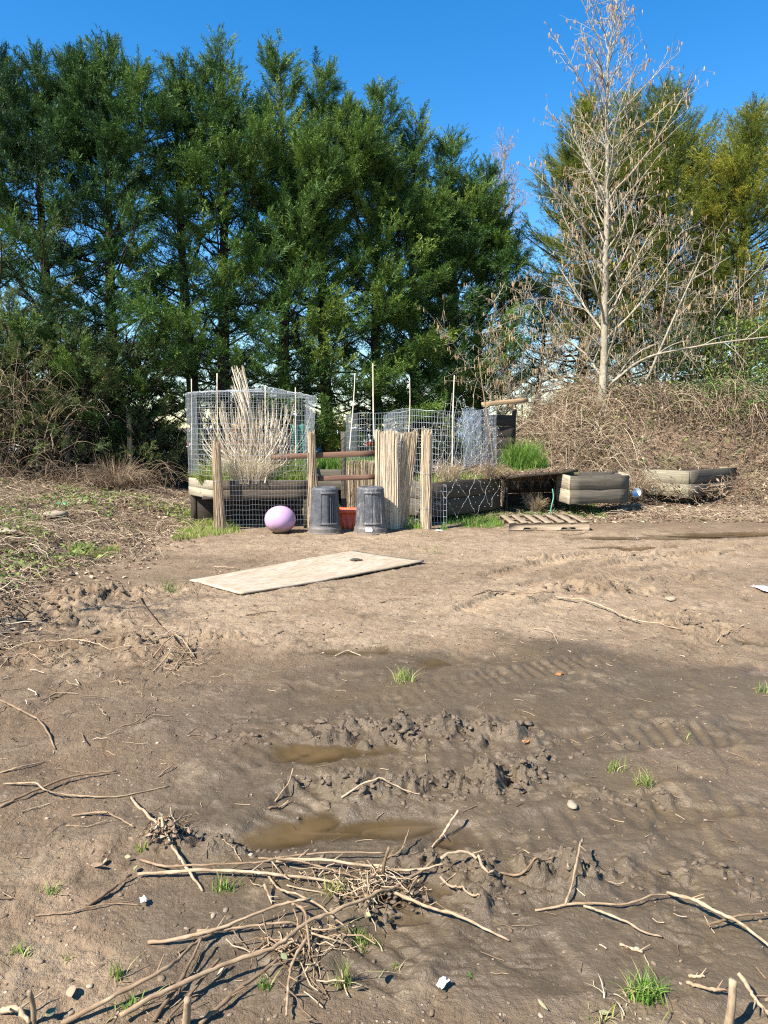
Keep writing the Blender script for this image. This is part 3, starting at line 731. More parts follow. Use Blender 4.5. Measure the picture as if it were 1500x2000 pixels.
# leaning grey board across the top of the netted bed
# ---- broken open bed with a fallen lid
b = foot(1035, 13.6); root = empty('broken_bed', b, 'broken raised bed with a dark open front and a sagging lid of boards', 'raised bed', 'raised garden beds')
cA, cB = np.array([*xy(990, 13.25), 0]), np.array([*xy(1092, 13.55), 0]); cC, cD = cB + [.15, 1.1, 0], cA + [.1, 1.1, 0]
for z in (.15, .40, .62):
    one_board('back_board', M['wood_dark'], root, cD + [0, 0, z], cC + [0, 0, z], .04, .235)
    one_board('end_board', M['wood_dark'], root, cA + [0, .04, z], cD + [0, -.03, z], .04, .235)
    one_board('end_board', M['wood_dark'], root, cB + [0, .04, z], cC + [0, -.03, z], .04, .235)
lidF, lidB = V3(983, 932, 13.1), V3(1122, 919, 13.5)
for i, (dy, ez) in enumerate(((0, 0), (.29, -.02), (.58, -.05))):
    one_board('lid_board', M['wood_brown'], root, lidF + [0, dy, ez], lidB + [0, dy, ez], .27, .045, tint=.9)
m = MB()                                                                              # hanging fringe of roots and old straw under the lid
n = 260; x = rng.random(n); P0 = lidF + (lidB - lidF) * (x * .9)[:, None] + np.stack([0 * x, rng.random(n) * .6, 0 * x - .02], -1)
s = np.linspace(0, 1, 5); L = .05 + .22 * rng.random(n) ** 2
P = P0[:, None] + np.stack([rng.normal(0, .02, (n, 5)), rng.normal(0, .02, (n, 5)), -L[:, None] * s[None]], -1); tubes(m, P, .003, 3, rng.random(n) * .5); m.build('hanging_roots', M['straw'], root)

def straw_clump(name, label, c, n, spread, h, arch=.5, mat='straw', cat='straw', tint=(0.1, .9), rad=.003, kind=None, flat=False):
    m = MB(); az = rng.random(n) * 6.28; r0 = spread * .35 * np.sqrt(rng.random(n)); L = h * (.5 + .7 * rng.random(n))
    s = np.linspace(0, 1, 7); d = np.stack([np.cos(az), np.sin(az)], -1)
    e = (.15 + .85 * rng.random(n)) * arch
    XY = np.array(c[:2])[None, None] + d[:, None] * (r0[:, None] + (L * e)[:, None] * s[None] ** 1.3)[..., None] + rng.normal(0, .008, (n, 7, 2))
    Zz = c[2] + L[:, None] * (s[None] * 1.0 - e[:, None] * .95 * s[None] ** 2.4) * (0.35 if flat else 1)
    tubes(m, np.concatenate([XY, Zz[..., None]], -1), rad * np.linspace(1, .5, 7)[None] * np.ones((n, 1)), 3, tint[0] + (tint[1] - tint[0]) * rng.random(n))
    o = m.build(name, M[mat], origin=c); return tag(o, label, cat, kind=kind)
straw_clump('straw_clump', 'tan clump of dry straw inside the dark open bed', foot(1045, 13.35), 420, .22, .42, .55, 'straw')

n = 700; u = rng.random(n); q_ = lidF + (lidB - lidF) * u[:, None] + np.stack([0 * u, rng.uniform(-.13, .7, n), .028 + 0 * u], -1); m = MB(); leafs(m, q_, .03 + .05 * rng.random(n), rng.random(n), .6); canes_ = q_[:260]; dd_ = nrm(rng.normal(0, 1, (260, 3)) * [1, 1, .15]); ss_ = np.linspace(-.5, .5, 4); tubes(m, canes_[:, None] + dd_[:, None] * (ss_[None] * rng.uniform(.1, .35, (260, 1)))[..., None], .003, 3, rng.random(260)); m.build('leaf_cover', M['dryleaf'], root)
# garden hose end
m = MB(); tubes(m, spline([V3(1079, 955, 13.0), V3(1081, 970, 12.95), V3(1078, 985, 12.9), foot(1072, 12.85, .012), foot(1062, 12.8, .012)], 24), .011, 8, caps=True)
M['hose'] = m_plain('green_hose', (.06, .22, .15), .45); o = m.build('garden_hose', M['hose']); tag(o, 'green hose end hanging beside the pale end of the short bed', 'hose')

# ---- cage of wire over the left planter
b = foot(490, 11.9); root = empty('wire_cage', b, 'tall galvanised wire cage with a peaked roof over the left planter', 'wire cage')
def zline(px, py, Yd): return V3(px, py, Yd)
fT = [V3(384, 765, 11.42), V3(430, 764, 11.38), V3(520, 766, 11.42), V3(616, 774, 11.6)]; fB = [V3(388, 928, 11.42), V3(430, 930, 11.38), V3(520, 930, 11.42), V3(610, 928, 11.6)]
lT = [V3(362, 770, 12.3), V3(384, 765, 11.42)]; lB = [V3(369, 925, 12.3), V3(388, 928, 11.42)]
rT = [V3(616, 774, 11.6), V3(598, 778, 12.8)]; rB = [V3(610, 928, 11.6), V3(594, 915, 12.8)]
bT = [V3(362, 770, 12.3), V3(470, 772, 12.6), V3(598, 778, 12.8)]; bB = [V3(369, 925, 12.3), V3(470, 922, 12.6), V3(594, 915, 12.8)]
for T_, B_, cw, wr in ((fT, fB, .051, .0016), (lT, lB, .051, .0016), (rT, rB, .051, .0016), (bT, bB, .051, .0010)):
    m = MB(); wire_panel(m, T_, B_, cw, .078, wr); m.build('mesh_panel', M['wire'], root)
m = MB(); pk = V3(518, 757, 11.9)
wire_panel(m, fT, [V3(362, 768, 12.25), pk + [-.3, 0, -.03], pk + [.1, .1, 0], V3(600, 775, 12.75)], .055, .09, .0014, .012); wire_panel(m, [V3(384, 764, 11.5), pk, V3(612, 773, 11.65)], bT, .06, .09, .0014, .02); m.build('roof_mesh', M['wire'], root)
m = MB(); wire_panel(m, [V3(436, 938, 11.2), V3(604, 938, 11.3)], [foot(436, 11.2, .01), foot(606, 11.3, .01)], .047, .075, .0009, .008); m.build('skirt_mesh', M['wire'], root)
for px, pt, pb, Yd in ((375, 740, 900, 12.1), (425, 729, 860, 11.46), (519, 752, 930, 11.6), (578, 757, 930, 11.75)):
    m = MB(); tubes(m, spline([V3(px, pb, Yd), V3(px - 1, pt, Yd)], 8), .008, 6, .7, True); m.build('cane', M['reed'], root)

# mesh right of the pale bundle, low, with bigger holes
b = foot(858, 11.4); m = MB(); wire_panel(m, [V3(800, 905, 11.5), V3(845, 945, 11.42), V3(873, 948, 11.4)], [foot(800, 11.5), foot(845, 11.42), foot(873, 11.4)], .055, .1, .0026, .008)
o = m.build('wire_mesh', M['wire'], origin=b); tag(o, 'low wide holed wire mesh standing against the netted bed', 'wire mesh')
# back fence of wire around the beds
b = foot(830, 14); root = empty('wire_fence', b, 'waist high galvanised wire fence curving behind the bamboo canes', 'wire fence')
tp = [V3(676, 812, 15.4), V3(700, 808, 14.6), V3(760, 806, 14.6), V3(800, 803, 14.5)]; bt = [V3(676, 905, 15.4), V3(700, 905, 14.6), V3(760, 905, 14.6), V3(800, 905, 14.5)]
m = MB(); wire_panel(m, tp, bt, .051, .1, .0024, .008); m.build('mesh_panel', M['wire'], root)
tp = [V3(748, 812, 14.9), V3(775, 801, 13.9), V3(810, 800, 13.3), V3(860, 803, 13.1), V3(910, 803, 13.4), V3(968, 795, 14.0)]; bt = [V3(752, 905, 14.9), V3(775, 915, 13.9), V3(815, 922, 13.3), V3(860, 922, 13.1), V3(910, 920, 13.4), V3(968, 908, 14.0)]
m = MB(); wire_panel(m, tp, bt, .051, .1, .0026, .01); m.build('mesh_panel', M['wire'], root)
m = MB(); wire_panel(m, [V3(905, 803, 13.3), V3(940, 800, 14.8), V3(969, 795, 14.05)], [V3(905, 915, 13.3), V3(940, 905, 14.8), V3(969, 908, 14.05)], .051, .09, .0024, .01); m.build('mesh_panel', M['wire'], root)

# ---- gate rails and posts
b = foot(670, 12.0); root = empty('rail_gate', b, 'two reddish brown rails nailed to a grey post above the bins', 'gate')
one_board('rail', M['wood_red'], root, V3(531, 893, 11.52), V3(735, 885, 11.5), .035, .085, tint=.6)
one_board('rail', M['wood_red'], root, V3(616, 935, 11.5), V3(735, 931, 11.48), .035, .08, tint=.2)
one_board('post', M['wood_grey'], root, [xat(671, 12.0), 12.0, hz(xat(671, 12), 12)], V3(671, 843, 12.0), .075, .08, up=(1, 0, 0))
m = MB(); tubes(m, spline([foot(604, 11.4), V3(604, 884, 11.4)], 6), .02, 6, 0, True); o = m.build('post_strip', M['wood_dark'], root)
# reed mat low behind the bins
m = MB(); reeds(m, [xy(676, 12.5), xy(705, 12.45), xy(742, 12.5)], hz(0, 12.5), 1.0, 210, .004, .01, 0, .015, .05, .5)
o = m.build('reed_mat', M['reed']); tag(o, 'low tan reed mat standing between and behind the two bins', 'reed mat')

# ---- bamboo canes
for px0, py0, px1, py1, Yd, rad, tint, lab in (
        (684, 880, 692, 729, 13.2, .011, .85, 'pale thin bamboo cane leaning beside the grey gate post'),
        (733, 860, 727, 710, 12.4, .013, .75, 'tallest pale bamboo cane, rising behind the reed screen'),
        (798, 850, 800, 738, 13.4, .010, .6, 'slim bamboo cane behind the curled edge of the reed screen'),
        (882, 915, 889, 733, 12.55, .014, .8, 'pale bamboo cane holding up the white bird netting'),
        (963, 905, 936, 697, 12.9, .013, .45, 'reddish bamboo cane leaning left at the end of the netted bed')):
    A, B = V3(px0, py0, Yd), V3(px1, py1, Yd); k = 24; s = np.linspace(0, 1, k)
    rr = rad * (1 - .35 * s) * (1 + .22 * (np.abs((s * 9) % 1 - .5) < .06))
    m = MB(); P = A[None] * (1 - s[:, None]) + B[None] * s[:, None]; P[:, 0] += .015 * np.sin(s * 3 + px0)
    tubes(m, P, rr[None], 7, tint, True); o = m.build('bamboo_cane', M['stalk'] if tint < .5 else M['reed'], origin=A); tag(o, lab, 'cane', 'bamboo canes around the beds')

# ---- white bird netting
b = foot(905, 12.2); root = empty('bird_netting', b, 'white knotted bird netting draped from a cane over the brown bed', 'netting')
top = spline([V3(818, 858, 12.6), V3(850, 815, 12.55), V3(888, 767, 12.5), V3(915, 795, 12.5), V3(950, 812, 12.6), V3(985, 845, 12.9)], 25)
midl = spline([V3(842, 905, 12.2), V3(870, 900, 12.3), V3(900, 895, 12.4), V3(930, 893, 12.6), V3(960, 895, 12.9), V3(985, 900, 13.2)], 25)
bot = spline([V3(848, 990, 11.75), V3(880, 1005, 11.9), V3(905, 1012, 12.05), V3(935, 1005, 12.3), V3(960, 990, 12.6), V3(985, 960, 12.95)], 25)
nv = 19; Pn = np.array([spline([top[i], midl[i], bot[i]], nv) for i in range(25)]); Pn = Pn + rng.normal(0, .014, Pn.shape)
m = MB(); kn = []
for i in range(24):
    for j in range(nv - 1):
        if (i + j) % 2: continue
        pts = [(i, j)]
        for di, dj in ((1, 1), (-1, 1)):
            if j > 9 and ((i - j) % 6 if di > 0 else (i + j) % 6): continue
            if 0 <= i + di < 25 and j + dj < nv:
                A, B = Pn[i, j], Pn[i + di, j + dj]
                q = spline([A, (A + B) / 2 + rng.normal(0, .008, 3) + [0, 0, -.006 * (1 + 2.5 * (j > 9))], B], 5); tubes(m, q, .0012, 3)
        kn.append(Pn[i, j])
m.build('mesh_cord', M['net'], root)
m = MB(); lumps(m, np.array(kn), .0046, .9, .1); m.build('knots', M['net'], root)
# wad of blue white netting hung in the fence, and a teal cloth
M['blue'] = m_plain('blue_white_netting', (.27, .37, .48), .6)
def wad(name, c, sx, sy, sz, n, mat, label, cat, rad=.004):
    m = MB(); s = np.linspace(0, 1, 8); P = np.empty((n, 8, 3)); th0 = rng.random(n) * 6.28
    st = rng.uniform(-1, 1, (n, 3)); d = rng.normal(0, .25, (n, 8, 3)).cumsum(1) * .5
    P = np.clip(st[:, None] + d, -1.15, 1.15) * np.array([sx, sy, sz]) * (1 - .25 * np.abs(st[:, None, 2:]))
    tubes(m, P + c, rad, 3); o = m.build(name, mat, origin=c); return tag(o, label, cat)
wad('netting_bundle', V3(914, 832, 14.3), .18, .10, .36, 130, M['blue'], 'blue white bundle of crumpled netting behind the wire fence', 'netting', .0032)
M['teal'] = m_plain('teal_cloth', (.015, .16, .12), .6, 0, .3, 8)
def cloth(name, c, w, h, mat, label, cat):
    m = MB(); k = 26; uu, vv = np.meshgrid(np.linspace(-.5, .5, k), np.linspace(0, 1, k))
    P = np.stack([uu * w * (1 - .3 * np.sin(vv * 3)), .07 * fbm(uu * 4 + 3, vv * 1.2, 9, 3) + .05 * np.sin(uu * 17 + vv * 2), vv * h + .03 * np.sin(uu * 9) * vv], -1)
    ii, jj = np.meshgrid(np.arange(k - 1), np.arange(k - 1), indexing='ij'); a = ii * k + jj
    m.add(P + c, np.stack([a, a + 1, a + k + 1, a + k], -1).reshape(-1, 4)); o = m.build(name, mat, origin=c, smooth=True); tag(o, label, cat)
    sm = o.modifiers.new('thickness', 'SOLIDIFY'); sm.thickness = .006
    return o
cloth('shade_cloth', V3(586, 895, 14.0), .38, .62, M['teal'], 'crumpled teal shade cloth glimpsed through the right side of the wire cage', 'cloth')

# ---- woody dead shrub in the cage
root_b = np.array([*xy(505, 11.95), .70]); root = empty('dead_shrub', root_b, 'dead pale shrub of bare stalks filling the wire cage', 'shrub')
m = MB()
n = 330; s = np.linspace(0, 1, 10)
bx = np.stack([xat(505, 11.9) + rng.normal(0, .20, n), 11.95 + rng.normal(0, .16, n), np.full(n, .70)], -1); bx[:, 0] = np.clip(bx[:, 0], xat(425, 11.9), xat(590, 11.9))
L = .35 + .95 * rng.random(n) ** 1.3; topx = xat(490, 11.9) + rng.normal(0, .40, n); topx = np.clip(topx, xat(376, 11.8), xat(604, 11.8)) + rng.normal(0, .03, n); topy = np.clip(bx[:, 1] + rng.normal(0, .22, n), 11.5, 12.5)
ease = (1 - (1 - s) ** 1.9)[None]
P = np.stack([bx[:, :1] + (topx - bx[:, 0])[:, None] * ease, bx[:, 1:2] + (topy - bx[:, 1])[:, None] * ease, bx[:, 2:] + L[:, None] * s[None]], -1)
P += np.cumsum(rng.normal(0, .008, P.shape), 1)
tubes(m, P, (.0085 * (.5 + rng.random((n, 1)))) * np.linspace(1, .4, 10), 5, .3 + .7 * rng.random(n)); m.build('stems', M['reed'], root)
m = MB(); idx_ = rng.integers(0, n, 520); kk = rng.integers(3, 9, 520); st = P[idx_, kk]; d = nrm(np.stack([rng.normal(0, 1, 520), rng.normal(0, .6, 520), .5 + rng.random(520)], -1))
s5 = np.linspace(0, 1, 5); Lt = .08 + .22 * rng.random(520); tubes(m, st[:, None] + d[:, None] * (Lt[:, None] * s5)[..., None] + rng.normal(0, .006, (520, 5, 3)), .0028, 3, .3 + .7 * rng.random(520)); m.build('twigs', M['stalk'], root)
m = MB()                                                                              # the tall sheaf
n = 34; bt_ = V3(487, 870, 11.8) + rng.normal(0, .03, (n, 3)); tp_ = np.array([V3(452 + 26 * rng.random(), 712 + 60 * rng.random() ** 1.5, 11.8) for _ in range(n)])
Pm = np.array([spline([bt_[i], bt_[i] * .45 + tp_[i] * .55 + [.055 + rng.normal(0, .02), rng.normal(0, .03), 0], tp_[i]], 10) for i in range(n)])
tubes(m, Pm, .0105 * np.linspace(1.1, .35, 10)[None] * (.6 + .8 * rng.random((n, 1))), 5, .3 + .6 * rng.random(n)); m.build('tall_sheaf', M['reed'], root)

# ---- grass and straw in and around the beds (nobody could count it)
def grass(name, label, pts, h, tint=None, mat='grass', lean=.4, width=.007):
    m = MB(); blades(m, pts, h, lean, width, tint); o = m.build(name, M[mat]); return tag(o, label, 'grass', kind='stuff')
pts = sc_left(4200); grass('bed_grass', 'yellow green grass in the caged planter', pts, .12 + .36 * rng.random(4200) ** 1.6, None, 'grass_y')
straw_clump('straw_clump', 'dense tan tuft of dead grass at the foot of the dead shrub in the cage', np.array([*xy(492, 11.75), .70]), 1500, 1.15, .50, .5, 'reed', tint=(.2, .95), rad=.0026)
straw_clump('straw_clump', 'yellowish dry tuft over the pale left end of the planter', np.array([*xy(404, 11.75), .66]), 240, .25, .38, .75, 'grass_y', tint=(.4, 1), rad=.003)
pts = sc_back(3000); grass('bed_grass', 'bright green grass behind the gate rails', pts, .12 + .22 * rng.random(3000), None, 'grass', .35, .009)
pts = sc_mid(900); grass('bed_grass', 'thin yellowing grass in the netted bed', pts, .05 + .2 * rng.random(900) ** 2, None, 'grass_y')
straw_clump('straw_clump', 'grey brown dead grass slumped over the corner of the netted bed', V3(962, 935, 13.0), 420, .35, .42, .95, 'straw', tint=(.1, .7), rad=.0026)
straw_clump('straw_clump', 'dry twiggy stalks at the middle of the netted bed, behind the netting', np.array([*xy(875, 12.6), .64]), 320, .5, .45, .55, 'straw', tint=(.3, 1), rad=.0028)
n = 2600; a = rng.random(n) * 6.28; r_ = np.sqrt(rng.random(n)); cx, cy = xy(1018, 14.5); pts = np.stack([cx + .48 * r_ * np.cos(a), cy + .32 * r_ * np.sin(a), np.full(n, .72)], -1)
hh = (.30 + .48 * rng.random(n)) * (1.1 - .75 * r_ ** 2); grass('grass_clump', 'lush tall green grass on top of the broken bed', pts, hh, None, 'grass', .5, .011)
n = 1500; pts = np.stack([xat(1030, 13.9) + rng.uniform(-.7, .9, n), 14.1 + rng.uniform(-.4, .4, n), np.full(n, .70)], -1); grass('grass_clump', 'short grass along the lid of the broken bed', pts, .04 + .09 * rng.random(n), None, 'grass_y', .5)
def strip(poly_px, n):
    c = [Gd(*p) for p in poly_px]; c = np.array(c); u, v = rng.random(n), rng.random(n)
    q = c[0] * ((1 - u) * (1 - v))[:, None] + c[1] * (u * (1 - v))[:, None] + c[2] * (u * v)[:, None] + c[3] * ((1 - u) * v)[:, None]
    d = fbm(q[:, 0] * 3, q[:, 1] * 3, 77, 3); q = q[d > -.25 * rng.random(len(d))]
    return np.concatenate([q, hzs(q)[:, None]], 1)
for poly, n, hh, mat, lab in (
        ([(335, 1058), (475, 1040), (440, 1005), (360, 1005)], 4200, .10, 'grass_y', 'bright weedy grass at the foot of the left reed bundle'),
        ([(860, 1036), (1000, 1030), (985, 1000), (875, 1005)], 3400, .10, 'grass', 'green grass in the shade under the netted bed'),
        ([(985, 1012), (1190, 1012), (1160, 985), (990, 985)], 3600, .11, 'grass', 'green grass between the pallet and the broken bed'),
        ([(620, 1000), (745, 1000), (740, 965), (620, 965)], 1500, .14, 'grass', 'grass behind the bins under the rails'),
        ([(790, 1036), (825, 1036), (825, 1010), (790, 1010)], 500, .13, 'grass', 'grass at the foot of the reed screen')):
    q = strip(poly, n); grass('ground_grass', lab, q, hh * (.3 + .9 * rng.random(len(q))), None, mat, .5, .008)

# ---- wooden pallet
P0, P1 = gp(994, 1037), gp(1151, 1036); ux = nrm(P1 - P0); uy = np.array([-ux[1], ux[0], 0]); zb = max(P0[2], P1[2]) + .004
P0[2] = zb; L = np.linalg.norm((P1 - P0)[:2]); D = .95
root = empty('wooden_pallet', P0 + ux * L / 2 + uy * D / 2, 'low wooden pallet with notched stringers lying before the short bed', 'pallet')
def stringer(y0):
    m = MB(); prof = []                                                               # side view with two fork notches
    pr = [(0, 0), (0, .105), (L, .105), (L, 0), (L * .84, 0), (L * .82, .04), (L * .66, .04), (L * .64, 0), (L * .36, 0), (L * .34, .04), (L * .19, .04), (L * .17, 0)]
    import mathutils
    tr = mathutils.geometry.tessellate_polygon([[Vector((x, z, 0)) for x, z in pr]])
    A = np.array([P0 + ux * x + uy * y0 + np.array([0, 0, z]) for x, z in pr]); B = A + uy * .038; k = len(pr)
    gr = np.array([[x, z, 0] for x, z in pr])
    m.add(np.concatenate([A, B]), [[i, (i + 1) % k, (i + 1) % k + k, i + k] for i in range(k)], [list(t_) for t_ in tr] + [[t_[0] + k, t_[2] + k, t_[1] + k] for t_ in tr], .3, np.concatenate([gr, gr + .05]))
    m.build('stringer', M['wood_tan2'], root)
M['wood_tan2'] = m_wood('weathered_pallet_wood', (.20, .145, .09), (.40, .31, .215))
for y0 in (0, D / 2 - .02, D - .038): stringer(y0)
for k in range(7):
    x = .055 + k * (L - .11) / 6 + rng.normal(0, .006)
    one_board('deck_board', M['wood_tan2'], root, P0 + ux * x + uy * -.004 + [0, 0, .116], P0 + ux * x + uy * (D + .004) + [0, 0, .116], .098, .018, tint=rng.random())
for y0 in (.05, D - .05): one_board('bottom_board', M['wood_tan2'], root, P0 + uy * y0 + [0, 0, -.004], P0 + ux * L + uy * y0 + [0, 0, -.004], .09, .012)

# ---- plywood sheet lying on the mud
c4 = [gp(370, 1137), gp(470, 1164), gp(828, 1101), gp(690, 1077)]
m = MB(); k = 40; uu, vv = np.meshgrid(np.linspace(0, 1, k), np.linspace(0, 1, k // 2)); 
pp = c4[0] * ((1 - uu) * (1 - vv))[..., None] + c4[3] * (uu * (1 - vv))[..., None] + c4[2] * (uu * vv)[..., None] + c4[1] * ((1 - uu) * vv)[..., None]
zs = H(pp[..., 0].ravel(), pp[..., 1].ravel()); A_ = np.c_[np.ones(zs.size), pp[..., 0].ravel(), pp[..., 1].ravel()]; co = np.linalg.lstsq(A_, zs, rcond=None)[0]
pp[..., 2] = (A_ @ co).reshape(pp.shape[:2]) + .024 + .006 * fbm(uu * 3, vv * 3, 4, 2) + .03 * (uu * vv) ** 4
gr = np.stack([uu * 2.4, vv * 1.2, 0 * uu], -1)
ii, jj = np.meshgrid(np.arange(k // 2 - 1), np.arange(k - 1), indexing='ij'); a = ii * k + jj
qd = np.stack([a, a + k, a + k + 1, a + 1], -1).reshape(-1, 4)
hole = [(int(.10 * (k // 2)), j) for j in ()]
m.add(pp, qd, None, .5, gr)
t = NT('weathered_plywood'); g = t.attr('grain', True)
f1 = t.noise(1, t.scalev(g, (2.5, 60, 60)), 5, .65, .5); f2 = t.noise(1, t.scalev(g, (1.6, 4, 4)), 4, .6); f3 = t.noise(1, t.scalev(g, (6, 22, 22)), 5, .7)
c = t.mix(t.rng(f1, .3, .7), (.29, .245, .18), (.47, .41, .315)); c = t.mix(t.rng(f3, .46, .64, 0, .8), c, (.23, .155, .09)); c = t.mix(t.rng(f2, .45, .7, 0, .7), c, (.27, .195, .12))
M['ply'] = t.done(t.pbsdf(c, .85, 0, t.bump(f1, .4, .004), .2).outputs[0])
o = m.build('plywood_sheet', M['ply']); tag(o, 'large pale plywood sheet lying flat on the mud', 'plywood'); sm = o.modifiers.new('thickness', 'SOLIDIFY'); sm.thickness = .016; sm.offset = -1
cc = gp(700, 1099); m = MB(); lumps(m, np.array([cc + [dx, dy, .035] for dx, dy in ((-.06, 0), (-.02, .01), (.0, -.01), (.03, .0))]), [.045, .035, .03, .02], .4, .35); o = m.build('mud_clod', M['soil'], origin=cc); tag(o, 'dark clod of mud lying on the plywood sheet', 'mud clod')

# ---- plank on a dark red board wall, behind on the right
root = empty('plank_bin', foot(985, 16.0), 'pale plank resting on dark red boards below the bramble bank', 'plank bin')
one_board('top_plank', M['wood_tan'], root, V3(942, 790, 15.9), V3(1030, 781, 16.1), .14, .10, tint=.1)
for z in (.45, .7, .95, 1.2, 1.45, 1.7): one_board('wall_board', M['wood_dark'], root, [*xy(945, 16.1), z], [*xy(1002, 16.2), z], .03, .24)
for px in (948, 1000): one_board('post', M['wood_dark'], root, foot(px, 16.25), [*xy(px, 16.25), 1.95], .08, .08, up=(1, 0, 0))

# ---- small odd things on the ground
M['white'] = m_plain('white_litter', (.75, .75, .73), .6, 0, .08, 30)
M['steel'] = m_plain('dull_metal_lid', (.55, .58, .62), .35, .6)
def disc(name, c, r, nrm_, mat, label, cat, h=.02):
    m = MB(); k = 28; an = np.linspace(0, 6.283, k, endpoint=False); N = Vector(nrm_).normalized(); Qt = N.to_track_quat('Z', 'Y').to_matrix()
    rings = np.array([[(rr * math.cos(x), rr * math.sin(x), zz) for x in an] for rr, zz in ((r, 0), (r, h), (r * .9, h), (r * .85, h * .5), (.002, h * .5))]) @ np.array(Qt).T
    loft(m, rings, np.asarray(c), False); o = m.build(name, mat, origin=c, smooth=False); return tag(o, label, cat)
disc('metal_lid', V3(1243, 962, 13.6) + [0, 0, 0], .085, (-.2, -1, .25), M['steel'], 'round silvery lid standing beside the corner of the weathered bed', 'lid')
def stone(px, py, r, label, mat='stone', sq=.6, cat='stone'):
    c = gp(px, py, r * .3); m = MB(); lumps(m, [c], r, sq, .2); o = m.build('stone', M[mat], origin=c, smooth=True); return tag(o, label, cat)
M['stone'] = m_plain('pale_stone', (.27, .21, .14), .85, 0, .25, 20, .4)
stone(1215, 1003, .12, 'flat pale concrete lump below the short bed', sq=.35); stone(1117, 1574, .021, 'tan stone pressed into mud beside the ragged clods'); stone(1260, 985, .08, 'whitish stone between the short bed and the weathered bed', sq=.4); stone(1290, 992, .06, 'small whitish stone below the weathered bed', sq=.45)
stone(165, 1000, .09, 'pale stone in the brush behind the green bottle', sq=.5); stone(110, 1022, .16, 'flat pale slab in the brush below the green bottle', sq=.25); stone(13, 1053, .12, 'white stone at the left edge among weeds', sq=.35)
stone(1310, 1170 + 0, .05, 'grey pebble beside the far ruts', sq=.5)
M['greenglass'] = m_plain('green_plastic', (.01, .30, .12), .25)
c = gp(125, 998, .03); m = MB(); an = np.linspace(0, 6.283, 14, endpoint=False); ax = nrm(np.array([1, -.35, -.12])); sx = np.cross(ax, [0, 0, 1]); sx /= np.linalg.norm(sx); sz = np.cross(sx, ax)
rings = [[ax * d + rr * (math.cos(x) * sx + math.sin(x) * sz) for x in an] for d, rr in ((-.12, .001), (-.12, .035), (.03, .037), (.08, .015), (.12, .013), (.12, .001))]; loft(m, rings, c, False); o = m.build('bottle', M['greenglass'], origin=c, smooth=True); tag(o, 'green plastic bottle lying in the brush on the left', 'bottle')
def scrap(px, py, w, h, mat, label, cat='litter', up=.004):
    c = gp(px, py, up); k = 5; m = MB(); uu, vv = np.meshgrid(np.linspace(-.5, .5, k), np.linspace(-.5, .5, k)); az = rng.random() * 6.28
    x = uu * w * (1 + .3 * rng.random((k, k))); y = vv * h * (1 + .3 * rng.random((k, k)))
    P = np.stack([x * math.cos(az) - y * math.sin(az), x * math.sin(az) + y * math.cos(az), .012 + .012 * rng.random((k, k))], -1)
    ii, jj = np.meshgrid(np.arange(k - 1), np.arange(k - 1), indexing='ij'); a = ii * k + jj
    m.add(P + c, np.stack([a, a + 1, a + k + 1, a + k], -1).reshape(-1, 4)); o = m.build('litter_scrap', M[mat], origin=c); sm = o.modifiers.new('thickness', 'SOLIDIFY'); sm.thickness = .002; return tag(o, label, cat)
scrap(865, 1932, .035, .02, 'white', 'crumpled white scrap in the near mud'); scrap(858, 1039, .09, .05, 'white', 'white litter below the pale reed bundle', up=.01)
scrap(280, 1768, .028, .016, 'white', 'white scrap at the tip of a thin twig'); scrap(1495, 1153, .22, .12, 'white', 'white sheet scrap at the right edge of the track', up=.01)
M['orange'] = m_plain('orange_leaf', (.45, .16, .05), .6); scrap(1026, 1455, .03, .015, 'orange', 'orange leaf on wet mud beside the ragged clods', 'leaf'); scrap(1092, 1316, .06, .03, 'orange', 'pinkish leaf on smooth grey mud', 'leaf')
# ================================================================== TREES AND SCRUB
def plume_template(seed, nf=20, wide=.30, sub=True):
    r = np.random.default_rng(seed); V, Q = [], []
    def dia(b, d, L, w, up):
        s = np.cross(d, up); s = s / (np.linalg.norm(s) + 1e-9); k = len(V)
        V.extend([b, b + d * L * .45 + s * w, b + d * L, b + d * L * .45 - s * w]); Q.append([k, k + 1, k + 2, k + 3])
    up = np.array([0, 0, 1.0])
    axis = lambda s: np.array([s, .04 * math.sin(s * 5 + seed), .10 * math.sin(s * 2.4) - .16 * s * s])
    for i in range(4): b = axis(i / 4); dia(b, axis((i + 1.1) / 4) - b, 1, .009, up)
    for i in range(nf):
        s = .05 + .93 * (i + .6 * r.random()) / nf; sd = 1 if i % 2 else -1
        L = wide * (1.15 - s) ** .7 * (.45 + .9 * r.random()) + .04
        a = R(36 - 10 * s + r.normal(0, 14)); d = nrm(np.array([math.cos(a), sd * math.sin(a) * (.75 + .3 * r.random()), r.normal(0, .42) - .08]))
        b = axis(s); dia(b, d, L, .010 + .009 * r.random(), nrm(up + r.normal(0, .8, 3)))
        if sub:
            for fr in (.25, .45, .6, .8):
                sg = 1 if r.random() < .5 else -1
                a2 = R(34 + r.normal(0, 8)) * sg; d2 = nrm(np.array([d[0] * math.cos(a2) - d[1] * math.sin(a2), d[0] * math.sin(a2) + d[1] * math.cos(a2), d[2] + r.normal(0, .4)]))
                dia(b + d * L * fr, d2, L * (.35 + .3 * r.random()), .011, nrm(up + r.normal(0, .9, 3)))
    dia(axis(.95), nrm(np.array([1, 0, -.1])), .14, .014, up)
    return np.array(V), np.array(Q)
PL = [plume_template(s, 22, .27) for s in range(6)]
PLF = [plume_template(s, 13, .26, True) for s in range(10, 13)]

